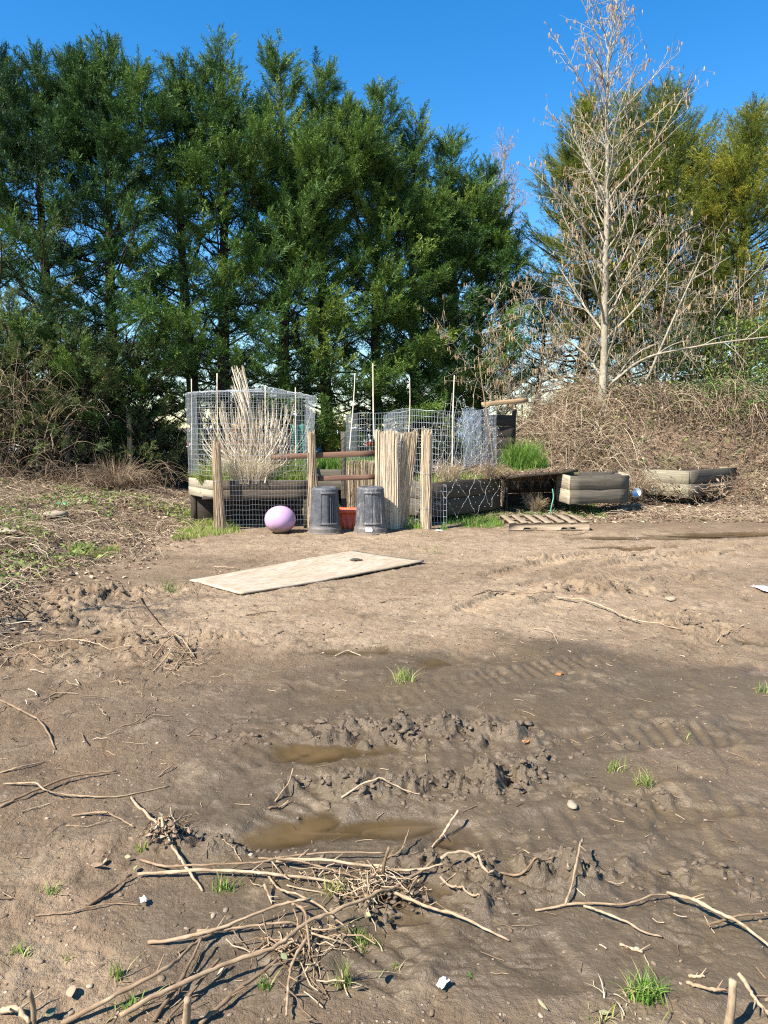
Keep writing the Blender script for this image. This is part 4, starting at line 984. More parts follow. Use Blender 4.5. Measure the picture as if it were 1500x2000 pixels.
def put_plumes(mb, P, D, size, tint, tpls):
    n = len(P); which = rng.integers(0, len(tpls), n)
    X = nrm(D); up = np.tile([[0, 0, 1.0]], (n, 1)) + rng.normal(0, .35, (n, 3))
    Yv = nrm(np.cross(up, X)); Zv = np.cross(X, Yv)
    for k, (v, q) in enumerate(tpls):
        s = np.nonzero(which == k)[0]
        if not len(s): continue
        VV = P[s][:, None] + size[s][:, None, None] * (v[None, :, :1] * X[s][:, None] + v[None, :, 1:2] * Yv[s][:, None] + v[None, :, 2:] * Zv[s][:, None])
        QQ = (q[None] + (np.arange(len(s)) * len(v))[:, None, None]).reshape(-1, 4)
        tt = np.clip(np.repeat(tint[s], len(v)) + np.tile(.10 * (v[:, 0] - .5), len(s)), 0, 1)
        mb.add(VV, QQ, None, tt)

def crown_of(mbF, mbL, base, Ht, Rad, nl, t0=.06, dens=1.0, tint=.5, size=1.0, top=1.0, prof=None, tpls=PL, droop=0.0, bare=0.0, trunkP=None, gap=.55):
    """Limbs with feathery plumes round a leader."""
    t = t0 + (1 - t0) * np.linspace(0, 1, nl) ** .9 * .985
    for i in range(nl):
        ti = t[i]; az = i * 2.39996 + rng.normal(0, .35)
        pr = prof(ti) if prof else min(1, ((1 - ti) / .66)) ** .9 * (.85 + .15 * min(1, ti / .2))
        L = Rad * pr * rng.uniform(.5, 1.3) + .2
        e = R(4 + 44 * ti ** 1.6 + rng.normal(0, 9)) - droop
        c0 = trunkP(ti) if trunkP else base + np.array([0, 0, Ht * ti])
        rad = np.array([math.cos(az), math.sin(az), 0]); s = np.linspace(0, 1, 6)
        curve = c0 + L * (s[:, None] * math.cos(e) * rad + (s * math.sin(e) + .28 * s ** 2.2 * (1 - .4 * ti))[:, None] * np.array([0, 0, 1.0]))
        curve[1:] += rng.normal(0, .03, (5, 3))
        tubes(mbL, curve, (.012 + .020 * L / 2) * np.linspace(1, .25, 6)[None], 4, .3)
        if rng.random() < bare: nplume = int(2 + L * 2)
        else: nplume = int((4 + L * 7) * dens * rng.choice([.45, .9, 1.3, 1.7]) * (gap + (1 - gap) * float(sst(.42, .8, ti))))
        ss = 1 - (1 - (.22 if ti < .75 else .05)) * rng.random(nplume) ** 1.15
        p = np.stack([np.interp(ss, s, curve[:, k]) for k in range(3)], -1)
        tan = nrm(curve[-1] - curve[-3]); side = np.cross(tan, [0, 0, 1.0]); side = side / np.linalg.norm(side)
        off = rng.normal(0, 1, nplume); spread = .22 * L * (1.1 - ss)
        p = p + side * (off * spread)[:, None] + np.array([0, 0, 1]) * rng.normal(0, .045, nplume)[:, None]
        d = tan[None] * (.7 + .5 * rng.random((nplume, 1))) + side[None] * (np.sign(off) * (.25 + .5 * rng.random(nplume)))[:, None] + np.array([[0, 0, 1.0]]) * (rng.normal(.16 + .35 * ti, .28, nplume))[:, None]
        sz = size * (.34 + .34 * rng.random(nplume)) * (.62 + .38 * min(1, L / 1.2))
        limb = rng.normal(0, .17)
        put_plumes(mbF, p, d, sz, np.clip(tint + limb + rng.normal(0, .08, nplume), 0, 1), tpls)

def conifer(name, px, py_top, Yd, Rad, label, mat='cyp', dens=1.0, tint=.45, nl=None, leaders=(), lean=0.0, size=1.0, t0=.06, bare=.08, prof=None, tpls=PL, gap=.74, group='cypress row behind the garden', cat='tree'):
    if name == 'cypress_tree': Rad *= 1.06; size *= 1.0; dens *= 1.75; bare *= .8; gap = .94 if dens > 1.5 else .84
    tp = at(px, py_top, Yd); bx, by = tp[0] - lean, Yd; bz = hz(bx, by) - .1; base = np.array([bx, by, bz]); Ht = tp[2] - bz
    root = empty(name, base, label, cat, group)
    s = np.linspace(0, 1, 14); tr = np.stack([bx + lean * s + .07 * np.sin(s * 5 + px), by + .06 * np.sin(s * 6 + px * 2), bz + Ht * .97 * s], -1)
    tP = lambda t_: np.array([np.interp(t_, s, tr[:, k]) for k in range(3)])
    mT, mF, mL = MB(), MB(), MB()
    rb = .0135 * Ht + .03
    tubes(mT, tr, (rb * (1 - s) ** .8 + .012 + .06 * np.exp(-s * 40))[None], 9, .5)
    crown_of(mF, mL, base, Ht, Rad, nl or int(9.5 * Ht), t0, dens, tint, size, 1, prof, tpls, 0, bare, tP, gap)
    for dx, dy, tb, h2, r2 in leaders:                                                # extra leading shoots that make the ragged top
        b2 = tP(tb) + np.array([dx, dy, 0]); s2 = np.linspace(0, 1, 6)
        l2 = spline([tP(max(0, tb - .12)), b2, b2 + [dx * .15, 0, h2]], 9); tubes(mL, l2, np.linspace(.04, .008, 9)[None], 5, .3)
        t2 = (lambda b_, h_: (lambda q_: b_ + np.array([.06 * math.sin(q_ * 4), 0, h_ * q_])))(b2, h2)
        crown_of(mF, mL, b2, h2, r2, int(20 * h2), .0, dens, tint + .04, size * .92, 1, None, tpls, 0, 0, t2, 1.0)
    mT.build('trunk', M['bark'], root, smooth=True); mL.build('limbs', M['bark'], root); mF.build('crown', M[mat], root)
    return root

L3 = lambda *a: a
conifer('cypress_tree', -40, 150, 17.0, 1.7, 'thin brownish cypress cut by the left edge of the photo, sky showing through', 'cyp_dull', .55, .5, leaders=[], bare=.3)
conifer('cypress_tree', 70, 95, 17.2, 1.75, 'broad dark topped cypress with two leading shoots, left end of the row', 'cyp', .95, .30, leaders=[(-.75, 0, .70, 2.6, .75), (.75, .2, .72, 2.5, .8)], bare=.12)
conifer('cypress_tree', 198, 72, 17.4, 1.75, 'tall dark cypress with a spiky twin top, left of the wide sky gap', 'cyp', .95, .32, leaders=[(.75, -.1, .70, 2.2, .8), (-.5, .3, .76, 2.0, .7)], bare=.1)
conifer('cypress_tree', 335, 96, 17.8, 1.35, 'slim cypress whose bent top leans left of the seedy brown crown', 'cyp', .8, .42, lean=-.35, leaders=[(.5, 0, .62, 2.2, .7)], bare=.12)
conifer('cypress_tree', 425, 62, 18.0, 1.7, 'cypress with a pale brown seed laden top above the wire cage', 'cyp', .85, .5, leaders=[(-.5, .1, .74, 1.9, .65), (.65, 0, .66, 1.9, .7)], bare=.12)
conifer('cypress_tree', 545, 78, 18.4, 1.55, 'tall pointed bright green cypress behind the gate, tallest of its pair', 'cyp', .95, .52, leaders=[(.6, -.2, .6, 2.2, .8)], bare=.08)
conifer('cypress_tree', 630, 112, 18.8, 1.6, 'bright green cypress with a stout dark trunk seen between the beds', 'cyp', .95, .55, leaders=[(.55, -.2, .72, 1.8, .7), (-.5, -.4, .5, 1.8, .75)], bare=.06)
conifer('cypress_tree', 738, 165, 19.3, 1.6, 'rounded green cypress behind the reed screen', 'cyp', 1.0, .56, leaders=[(-.55, -.2, .7, 1.8, .7), (.5, -.2, .62, 1.5, .7)], bare=.06)
conifer('cypress_tree', 812, 210, 19.8, 1.45, 'green cypress with a straight bare lower trunk behind the bamboo canes', 'cyp', .95, .5, leaders=[(.5, -.3, .62, 1.6, .65)], bare=.06)
conifer('cypress_tree', 885, 250, 20.2, 1.5, 'pointed green cypress behind the white bird netting', 'cyp', 1.0, .52, leaders=[(-.5, -.3, .6, 1.5, .65), (.45, 0, .7, 1.4, .6)], bare=.06)
conifer('cypress_tree', 945, 318, 20.6, 1.4, 'shortest green cypress, right end of the row beside the bare alder', 'cyp', .95, .45, leaders=[(.4, -.2, .62, 1.5, .6)], bare=.06)
GP = 'golden conifers behind the bare alder'
gprof = lambda t_: min(1, ((1 - t_) / .6)) ** .8 * (.75 + .25 * min(1, t_ / .25))
conifer('golden_conifer', 1150, 188, 21.0, 1.68, 'golden green conifer behind the bare alder, left of its stem', 'gold', 2.0, .48, size=.8, tpls=PLF, prof=gprof, group=GP, leaders=[(-.5, -.2, .62, 1.6, .7)], bare=.04, nl=190, gap=.7)
conifer('golden_conifer', 1238, 172, 21.6, 1.62, 'golden green conifer directly behind the bare alder, between two others', 'gold', 1.9, .44, size=.8, tpls=PLF, prof=gprof, group=GP, bare=.04, nl=180, gap=.7)
conifer('golden_conifer', 1305, 156, 21.4, 1.85, 'tall golden green conifer rising right of the bare alder stem', 'gold', 2.0, .48, size=.8, tpls=PLF, prof=gprof, group=GP, leaders=[(.5, 0, .62, 1.7, .75)], bare=.04, nl=200, gap=.7)
conifer('golden_conifer', 1472, 206, 20.5, 1.96, 'bright golden conifer standing apart at the right edge', 'gold', 2.1, .62, size=.8, tpls=PLF, prof=gprof, group=GP, leaders=[(-.55, -.2, .62, 1.6, .75)], bare=.05, nl=200, gap=.8)
rprof = lambda t_: (1 - t_ ** 2.2) ** .6
conifer('overgrown_conifer', 25, 585, 15.9, 1.35, 'low brownish overgrown conifer at the left edge, twiggy and dull', 'cyp_dull', .8, .55, prof=None, group='dull overgrown conifers under the row', nl=70, gap=.9, bare=.35, size=.85)
conifer('overgrown_conifer', 150, 640, 16.3, 1.35, 'low dull overgrown conifer under the broad dark topped cypress', 'cyp_dull', .85, .5, prof=None, group='dull overgrown conifers under the row', nl=64, gap=.9, bare=.35, size=.85)
conifer('overgrown_conifer', 268, 690, 16.9, 1.2, 'low dark overgrown conifer left of the wire cage', 'cyp_dull', 1.1, .35, prof=rprof, group='dull overgrown conifers under the row', nl=55, gap=.9, bare=.15, size=.85)
conifer('dark_conifer', 1395, 430, 23.5, 1.6, 'low dark conifer filling the gap between the golden conifers', 'cyp_dull', .8, .25, group=None, nl=90)
conifer('dark_conifer', 1060, 560, 22.5, 1.3, 'low dark conifer left of the bare alder, blue sky beside it', 'cyp', .6, .25, group=None, nl=60, bare=.2)

# ---- bare trees: stem, branches, twigs, catkins
def grow(start, d0, L, k, wob, up, r0, r1=.3):
    """One wandering branch: k points."""
    P = [np.array(start)]; d = np.array(d0)
    for i in range(k - 1):
        d = nrm(d + rng.normal(0, wob, 3) + np.array([0, 0, up])); P.append(P[-1] + d * L / (k - 1))
    return np.array(P)

def bare_tree(name, label, stem, r0, n1, prof, e0, mats, ncat, t0=.08, n2=8, n3=5, catlen=.07, group=None, sub2=.45, twig_r=.0035, catlow=0.0):
    base = stem[0]; root = empty(name, base, label, 'tree', group)
    ns = 24; S = spline(stem, ns); s = np.linspace(0, 1, ns); S[1:] += rng.normal(0, .012, (ns - 1, 3))
    m = MB(); tubes(m, S, (r0 * (1 - s) ** .9 + .008 + r0 * .5 * np.exp(-s * 30))[None], 10, .5, True); m.build('trunk', M[mats[0]], root, smooth=True)
    mb1, mb2, mc = MB(), MB(), MB(); B1 = []
    Ht = S[-1][2] - S[0][2]
    for i in range(n1):
        t_ = t0 + (1 - t0) * (i / n1) ** .8 * .97; az = i * 2.39996 + rng.normal(0, .3)
        c = np.array([np.interp(t_, s, S[:, k]) for k in range(3)]); L = prof(t_) * rng.uniform(.7, 1.15); e = R(e0(t_) + rng.normal(0, 6))
        d = np.array([math.cos(az) * math.cos(e), math.sin(az) * math.cos(e), math.sin(e)])
        P = grow(c, d, L, 9, .11, .022, r0); B1.append((P, L)); rr = min(r0 * .40, .006 + .0095 * L) * (1 - .3 * t_)
        tubes(mb1, P, rr * np.linspace(1, .28, 9)[None], 5, .3 + .6 * rng.random())
    m_b1 = mb1.build('branches', M[mats[0]], root, smooth=True)
    tips = []
    P2s, r2s, P3s = [], [], []
    for P, L in B1:
        m2 = max(2, int(n2 * L ** .7))
        for j in range(m2):
            u = .18 + .8 * (j + rng.random()) / m2; q = u * 8; i0 = int(q); c = P[i0] + (P[min(8, i0 + 1)] - P[i0]) * (q - i0)
            tan = nrm(P[min(8, i0 + 1)] - P[max(0, i0 - 1)]); d = nrm(tan * .8 + nrm(rng.normal(0, 1, 3)) * .75 + [0, 0, .12])
            L2 = L * sub2 * (1.1 - u) * rng.uniform(.6, 1.2) + .14
            Q_ = grow(c, d, L2, 6, .10, .02, 0); P2s.append(Q_); r2s.append(.0035 + .0045 * L2)
            m3 = max(1, int(n3 * (L2 / .5) ** .6))
            for h in range(m3):
                v = .25 + .75 * (h + rng.random()) / m3; w_ = min(4, int(v * 5)); c3 = Q_[w_] + (Q_[w_ + 1] - Q_[w_]) * (v * 5 - w_) if w_ < 5 else Q_[5]
                d3 = nrm(nrm(Q_[5] - Q_[0]) * .8 + nrm(rng.normal(0, 1, 3)) * .7); T3 = grow(c3, d3, rng.uniform(.10, .30), 4, .12, .03, 0); P3s.append(T3); tips.append(T3[-1])
            tips.append(Q_[-1])
    P2s = np.array(P2s); tubes(mb2, P2s, np.array(r2s)[:, None] * np.linspace(1, .45, 6)[None], 4, .3 + .7 * rng.random(len(P2s)))
    P3s = np.array(P3s); tubes(mb2, P3s, twig_r * np.linspace(1, .55, 4)[None] * np.ones((len(P3s), 1)), 3, rng.random(len(P3s)))
    mb2.build('twigs', M[mats[1]], root)
    if ncat:
        tips = np.array(tips); pk = tips[rng.integers(0, len(tips), ncat)] + rng.normal(0, .012, (ncat, 3)); L = catlen * (.6 + .8 * rng.random(ncat)); q = np.linspace(0, 1, 5)
        P = pk[:, None] + np.stack([rng.normal(0, .008, (ncat, 1)) * q, rng.normal(0, .008, (ncat, 1)) * q, -L[:, None] * q], -1)
        tubes(mc, P, (.0075 * np.array([.5, 1, 1.05, .9, .4]))[None] * (.7 + .5 * rng.random((ncat, 1))), 4, rng.random(ncat)); tag(mc.build('catkins', M['catkin'], root), kind='stuff')
    return root

Ya = 17.2
st = [at(1178, 745, Ya), at(1182, 600, Ya), at(1184, 450, Ya), at(1187, 300, Ya), at(1186, 150, Ya), at(1208, -22, Ya)]
st[0][2] = hz(st[0][0], st[0][1]) - .2
bare_tree('alder_tree', 'tall bare alder with pale stem and hanging catkins on the bramble bank', st, .088, 62,
          lambda t_: (2.9 if t_ < .45 else 2.9 - 3.9 * (t_ - .45)) * (.75 + .25 * math.sin(t_ * 40)) + .25, lambda t_: 42 + 22 * t_, ('bark_pale', 'bark_twig'), 2000, .05, 7, 3, .085, twig_r=.0034)
Yb = 22.5
bare_tree('bare_tree', 'reddish bare tree behind the right end of the cypress row', [at(985, 720, Yb), at(982, 520, Yb), at(985, 285, Yb)], .07, 42, lambda t_: 1.5 * (1.1 - t_) + .35, lambda t_: 45 + 20 * t_, ('bark_twig', 'twig_red'), 500, .12, 9, 5, .07, twig_r=.0045)
bare_tree('bare_tree', 'small bare tree in the gap between the golden conifers', [at(1375, 700, 22.5), at(1380, 560, 22.5), at(1390, 400, 22.5)], .05, 30, lambda t_: 1.3 * (1.1 - t_) + .3, lambda t_: 45 + 20 * t_, ('bark_twig', 'twig_red'), 200, .1, 8, 5, .07, twig_r=.0045)
# multi stemmed hazels with tan catkins
def hazel(px, py0, Yd, H_, label, n=9, cat=500):
    b = foot(px, Yd); b[2] -= .05; root = empty('hazel_shrub', b, label, 'shrub', 'catkin hung hazels'); m1, m2, mc = MB(), MB(), MB(); tips = []
    P3 = []
    for i in range(n):
        az = i * 2.4 + rng.normal(0, .4); e = R(rng.uniform(40, 80)); L = H_ * rng.uniform(.65, 1.1)
        P = grow(b + rng.normal(0, .06, 3) * [1, 1, 0], [math.cos(az) * math.cos(e), math.sin(az) * math.cos(e), math.sin(e)], L, 12, .08, -.012, 0)
        tubes(m1, P, .022 * np.linspace(1, .2, 12)[None], 5, .3 + .6 * rng.random())
        for j in range(int(9 * L)):
            u = rng.integers(3, 11); c = P[u]; d = nrm(nrm(P[u + 1 if u < 11 else 11] - P[u - 1]) * .6 + nrm(rng.normal(0, 1, 3)) + [0, 0, .1]); Q_ = grow(c, d, rng.uniform(.25, .9), 6, .13, -.01, 0); P3.append(Q_); tips += [Q_[3], Q_[4], Q_[5], Q_[5]]
    m1.build('stems', M['bark_twig'], root); P3 = np.array(P3); tubes(m2, P3, .0048 * np.linspace(1, .5, 6)[None] * np.ones((len(P3), 1)), 4, rng.random(len(P3)))
    extra = P3[rng.integers(0, len(P3), len(P3) * 2)]; i0 = rng.integers(1, 5, len(extra)); c = extra[np.arange(len(extra)), i0]; d = nrm(rng.normal(0, 1, (len(extra), 3))); q = np.linspace(0, 1, 4)
    tubes(m2, c[:, None] + d[:, None] * (q[None] * rng.uniform(.1, .3, (len(extra), 1)))[..., None], .0032, 3, rng.random(len(extra))); m2.build('twigs', M['bark_twig'], root)
    tips = np.array(tips); pk = tips[rng.integers(0, len(tips), cat)] + rng.normal(0, .02, (cat, 3)); q = np.linspace(0, 1, 4); L = .07 + .05 * rng.random(cat)
    P = pk[:, None] + np.stack([0 * q[None] + 0 * L[:, None], 0 * q[None] + 0 * L[:, None], -L[:, None] * q[None]], -1); tubes(mc, P, .008 * np.array([.7, 1, 1, .5])[None] * np.ones((cat, 1)), 4, .2 + .8 * rng.random(cat)); tag(mc.build('catkins', M['catkin'], root), kind='stuff')
hazel(1010, 0, 18.8, 4.2, 'spreading hazel with tan catkins at the right end of the cypress row', 11, 800)
hazel(1120, 0, 19.0, 3.6, 'low hazel behind the alder stem, blue sky showing through', 8, 350)
hazel(1270, 0, 18.4, 4.6, 'tangled hazel hung with catkins just right of the alder stem', 11, 800)
hazel(1400, 0, 19.0, 4.4, 'hazel in front of the low dark conifer, toward the right edge', 10, 700)
# long pale fallen bough, arching to the right
P = spline([at(1195, 748, 16.7), at(1260, 700, 16.5), at(1360, 677, 16.3), at(1440, 665, 16.1), at(1530, 655, 15.9)], 26); m = MB(); tubes(m, P, np.linspace(.028, .012, 26)[None], 7, .85, True)
for i in (8, 11, 14, 17, 20): q_ = grow(P[i], nrm(np.array([.7, -.2, -.7 if i % 2 else .5])), .7, 7, .12, -.03, 0); tubes(m, q_, np.linspace(.014, .004, 7)[None], 5, .7)
o = m.build('fallen_bough', M['bark_pale'], origin=P[0]); tag(o, 'long pale bough arching from the alder foot toward the right edge', 'bough')
P = spline([at(1262, 745, 16.8), at(1330, 590, 16.7), at(1372, 500, 16.7)], 20); m = MB(); tubes(m, P, np.linspace(.03, .01, 20)[None], 6, .8, True)
for i in (6, 9, 12, 15): tubes(m, grow(P[i], nrm(np.array([.8 if i % 2 else -.5, -.1, .5])), .9, 7, .1, .0, 0), np.linspace(.012, .004, 7)[None], 5, .7)
o = m.build('leaning_sapling', M['bark_pale'], origin=P[0]); tag(o, 'thin pale sapling leaning right, between the alder stem and the bough', 'sapling')

# ---- brambles
def canes(mb, P0, L, arch, rad, tint, k=9, drop=1.0, dirs=None):
    n = len(P0); az = rng.random(n) * 6.28 if dirs is None else dirs; s = np.linspace(0, 1, k); e = rng.uniform(.3, 1.2, n) * arch
    d = np.stack([np.cos(az), np.sin(az)], -1)
    XY = P0[:, None, :2] + d[:, None] * (L[:, None] * s[None])[..., None] * .8
    Zz = P0[:, 2:3] + L[:, None] * e[:, None] * (s[None] * 1.6 - 1.9 * drop * s[None] ** 2)
    P = np.concatenate([XY, Zz[..., None]], -1) + np.cumsum(rng.normal(0, .016, (n, k, 3)), 1)
    tubes(mb, P, rad * np.linspace(1.1, .4, k)[None] * (.6 + .8 * rng.random((n, 1))), 3, tint)
    return P
def onground(x0, x1, y0, y1, n, dz=0.0):
    x = rng.uniform(x0, x1, n); y = rng.uniform(y0, y1, n); return np.stack([x, y, H(x, y) + dz], -1)
def clear(P0): return P0[~((P0[:, 0] > 5.0) & (P0[:, 0] < 8.1) & (P0[:, 1] > 13.6) & (P0[:, 1] < 16.7))]
root = empty('bramble_thicket', (6.2, 16.8, hz(6.2, 16.8)), 'dry tan bramble thicket over the bank on the right', 'brambles')
m = MB(); P0 = onground(2.4, 13, 14.9, 20, 8200, .0); P0[:, 2] += .45 * rng.random(len(P0)) ** 2 * (P0[:, 2] > .4); keep = (P0[:, 2] > .12) & (P0[:, 0] > 2.6 + .4 * rng.random(len(P0))); P0 = clear(P0[keep])
canes(m, P0, .5 + 1.1 * rng.random(len(P0)), .6, .0054, rng.random(len(P0)) ** .8)
P0 = onground(2.9, 13, 15.2, 16.9, 1900, 0.0); P0 = clear(P0); n_ = len(P0); canes(m, P0, .9 + 1.1 * rng.random(n_), .95 + .0 * rng.random(n_), .0058, rng.random(n_), 11, .85)
m.build('canes', M['cane'], root)
m = MB(); P0 = onground(2.4, 13, 14.6, 19.5, 6000, .12); P0[:, 2] += .35 * rng.random(6000); d = nrm(rng.normal(0, 1, (6000, 3)) * [1, 1, .6]); s = np.linspace(0, 1, 4)
tubes(m, P0[:, None] + d[:, None] * (s[None] * rng.uniform(.15, .55, (6000, 1)))[..., None] + rng.normal(0, .02, (6000, 4, 3)), .0042, 3, rng.random(6000)); m.build('twigs', M['cane'], root)
m = MB(); P0 = onground(2.5, 13, 14.5, 19.5, 5200, .02); P0[:, 2] += .45 * rng.random(5200); leafs(m, P0, .05 + .06 * rng.random(5200), rng.random(5200) ** 1.4); m.build('dead_leaves', M['dryleaf'], root)
m = MB(); P0 = onground(4.2, 13, 15.5, 20, 3000, .25); P0[:, 2] += .4 * rng.random(3000); g_ = fbm(P0[:, 0] * .9, P0[:, 1] * .9, 91, 3) + .05 * (P0[:, 0] - 6); P0 = P0[g_ > .12]; leafs(m, P0, .05 + .06 * rng.random(len(P0)), None); m.build('green_leaves', M['weed'], root)
# brown debris in front of the thicket and between the beds
m = MB(); P0 = clear(onground(1.5, 9.5, 12.6, 15.6, 2600, .01)); canes(m, P0, .2 + .5 * rng.random(len(P0)), .18, .0045, rng.random(len(P0))); P0 = clear(onground(4.2, 10, 12.3, 16.5, 2600, .01)); canes(m, P0, .2 + .5 * rng.random(len(P0)), .2, .004, .3 + .7 * rng.random(len(P0)))
o = m.build('bramble_litter', M['cane']); tag(o, 'litter of cut bramble stems below the thicket on the right', 'litter', kind='stuff')
m = MB(); P0 = onground(1.0, 10, 12.0, 16, 3600, .012); leafs(m, P0, .04 + .06 * rng.random(3600), .15 + .85 * rng.random(3600), .7); o = m.build('leaf_litter', M['dryleaf']); tag(o, 'brown leaf litter around the beds on the right', 'litter', kind='stuff')
straw_clump('straw_clump', 'pile of dead bramble stems lying over the weathered bed', np.array([*xy(1330, 16.0), .62]), 260, .9, .4, .95, 'cane', 'stems', tint=(.2, 1), rad=.004)
straw_clump('straw_clump', 'brown brush heaped between the short bed and the weathered bed', np.array([*xy(1238, 14.8), .25]), 420, .7, .6, .9, 'cane', 'stems', tint=(.2, 1), rad=.004)

# ---- evergreen scrub: leafy bushes
def bush(name, px, Yd, w, d, h, label, mat, n, leaf=.07, tint=(0, 1), stems=60, z0=0.0, mstem='cane', group=None, cat='bush'):
    b = foot(px, Yd); b[2] += z0; root = empty(name, b, label, cat, group); m = MB()
    P0 = b + np.stack([rng.uniform(-w * .6, w * .6, stems), rng.uniform(-d * .6, d * .6, stems), 0 * np.ones(stems)], -1)
    az = rng.random(stems) * 6.28; e = rng.uniform(.9, 1.5, stems); dv = np.stack([np.cos(az) * np.cos(e), np.sin(az) * np.cos(e), np.sin(e)], -1); s = np.linspace(0, 1, 8)
    P = P0[:, None] + dv[:, None] * (s[None] * h * rng.uniform(.6, 1.1, (stems, 1)))[..., None] + np.cumsum(rng.normal(0, .03, (stems, 8, 3)), 1); tubes(m, P, .010 * np.linspace(1, .3, 8)[None] * np.ones((stems, 1)), 4, rng.random(stems)); m.build('stems', M[mstem], root)
    m = MB(); nc = max(12, n // 45); cth = rng.random(nc) * 6.28; cr = np.sqrt(rng.random(nc)); cz = rng.random(nc) ** .8
    sh = np.sqrt(np.clip(1 - .75 * cz ** 2, .1, 1)); C = b + np.stack([w * cr * np.cos(cth) * sh, d * cr * np.sin(cth) * sh, h * (.08 + .9 * cz)], -1)
    w_ = rng.integers(0, nc, n); pts = C[w_] + rng.normal(0, 1, (n, 3)) * np.array([.17, .17, .12]) * (h / 2) ** .3
    ct = rng.random(nc); leafs(m, pts, leaf * (.6 + .8 * rng.random(n)), tint[0] + (tint[1] - tint[0]) * np.clip(ct[w_] * .6 + .4 * rng.random(n), 0, 1)); m.build('foliage', M[mat], root)
    return root
bush('evergreen_bush', 1330, 18.7, 1.3, .8, 2.0, 'dark evergreen bush behind the pale bough, nearest the alder stem', 'weed', 3600, .075, (0, .75), group='evergreen bushes on the bank')
bush('evergreen_bush', 1440, 18.3, 1.2, .8, 2.0, 'glossy evergreen bush with bright leaf tips above the pale bough, at the right edge', 'weed', 4000, .08, (.1, 1), group='evergreen bushes on the bank')
bush('evergreen_bush', 1420, 16.9, 1.5, .6, .9, 'low green leafy bush under the pale bough at the right edge', 'weed', 2200, .06, (.05, .7), group='evergreen bushes on the bank')
M['dullleaf'] = m_tint('dull_scrub_leaf', [(0, (.02, .026, .012)), (.5, (.075, .08, .03)), (1, (.20, .17, .08))], .8, .15)
for px, Yd, w, d, h, lab, n in ((-20, 15.6, 1.3, .8, 2.9, 'tall brownish scrub at the left edge, in front of the thin cypress', 4200), (95, 16.4, 1.2, .8, 2.3, 'brown green scrub behind the bramble heap, left of the dark hedge', 3600),
                                (205, 17.0, 1.2, .7, 1.15, 'low dark scrub under the twin topped cypress', 3000), (300, 17.2, 1.2, .7, 1.25, 'dark scrub beside the wire cage, behind the arched dead grass', 3400), (385, 18.0, 1.1, .7, 1.1, 'dark scrub directly behind the wire cage', 2600),
                                (660, 21.5, 1.8, .7, .9, 'low dark scrub far behind the gate rails', 2600), (880, 20, 2.2, .8, 1.3, 'dark scrub behind the bird netting and canes', 3800)):
    bush('scrub_bush', px, Yd, w, d, h, lab, 'dullleaf', n, .085, (0, .8 if h < 2 else 1), stems=90, group='scrub under the cypress row')
# bare twig thickets at the left
m = MB(); P0 = onground(-9.5, -4.6, 14.4, 17.0, 800, 0); canes(m, P0, .4 + 1.1 * rng.random(800), .9, .005, .7 * rng.random(800) ** 1.2, drop=.75)
P0 = onground(-9.5, -6.2, 14.5, 16.5, 420, .5); P0[:, 2] += 1.6 * rng.random(420); canes(m, P0, .4 + 1.0 * rng.random(420), .9, .0045, .15 + .75 * rng.random(420), drop=.8)
o = m.build('bramble_thicket', M['cane']); tag(o, 'tangle of dark bare bramble canes at the left, under the cypresses', 'brambles')
straw_clump('straw_clump', 'arched heap of dead brown grass in front of the dark scrub on the left', np.array([*xy(228, 14.9), hz(*xy(228, 14.9)) + .1]), 420, .9, .75, .95, 'cane', 'dead grass', tint=(.1, .75), rad=.0035)
# litter on the left bank
m = MB(); P0 = onground(-8.5, -2.9, 5.4, 15.5, 8500, .008); g_ = fbm(P0[:, 0] * 1.1, P0[:, 1] * 1.1, 95, 3); P0 = P0[(g_ > -.2) & (P0[:, 0] < -3.0 - .08 * (P0[:, 1] - 6) + .6 * rng.random(len(P0)))]
canes(m, P0, .15 + .7 * rng.random(len(P0)), .30, .0045, rng.random(len(P0))); o = m.build('bramble_litter', M['cane']); tag(o, 'litter of broken stems over the bank on the left', 'litter', kind='stuff')
m = MB(); P0 = onground(-8.5, -2.6, 5.0, 15.5, 9000, .012); P0 = P0[P0[:, 0] < -2.9 - .08 * (P0[:, 1] - 6) + .9 * rng.random(len(P0)) ** 2]; leafs(m, P0, .03 + .06 * rng.random(len(P0)), rng.random(len(P0)), .6); o = m.build('leaf_litter', M['dryleaf']); tag(o, 'brown leaf litter over the bank on the left', 'litter', kind='stuff')
m = MB(); P0 = onground(-8, -3.2, 6.0, 14.5, 9000, .01); g_ = fbm(P0[:, 0] * .9, P0[:, 1] * .9, 97, 3); bias = .32 * (P0[:, 1] < 9.5) * (P0[:, 0] < -3.5); P0 = P0[g_ + bias > .16]; P0[:, 2] += .10 * rng.random(len(P0)); leafs(m, P0, .035 + .05 * rng.random(len(P0)), .25 + .75 * rng.random(len(P0)), .3)
o = m.build('weed_cover', M['weed']); tag(o, 'low green weeds spreading over the bank on the left', 'weeds', kind='stuff')
q = np.concatenate([strip([(140, 1100), (235, 1082), (225, 1070), (130, 1082)], 1500), strip([(0, 1090), (90, 1080), (80, 1045), (0, 1050)], 1200)]); grass('ground_grass', 'bright short grass at the edge of the left bank', q, .03 + .06 * rng.random(len(q)), None, 'grass_y', .5)
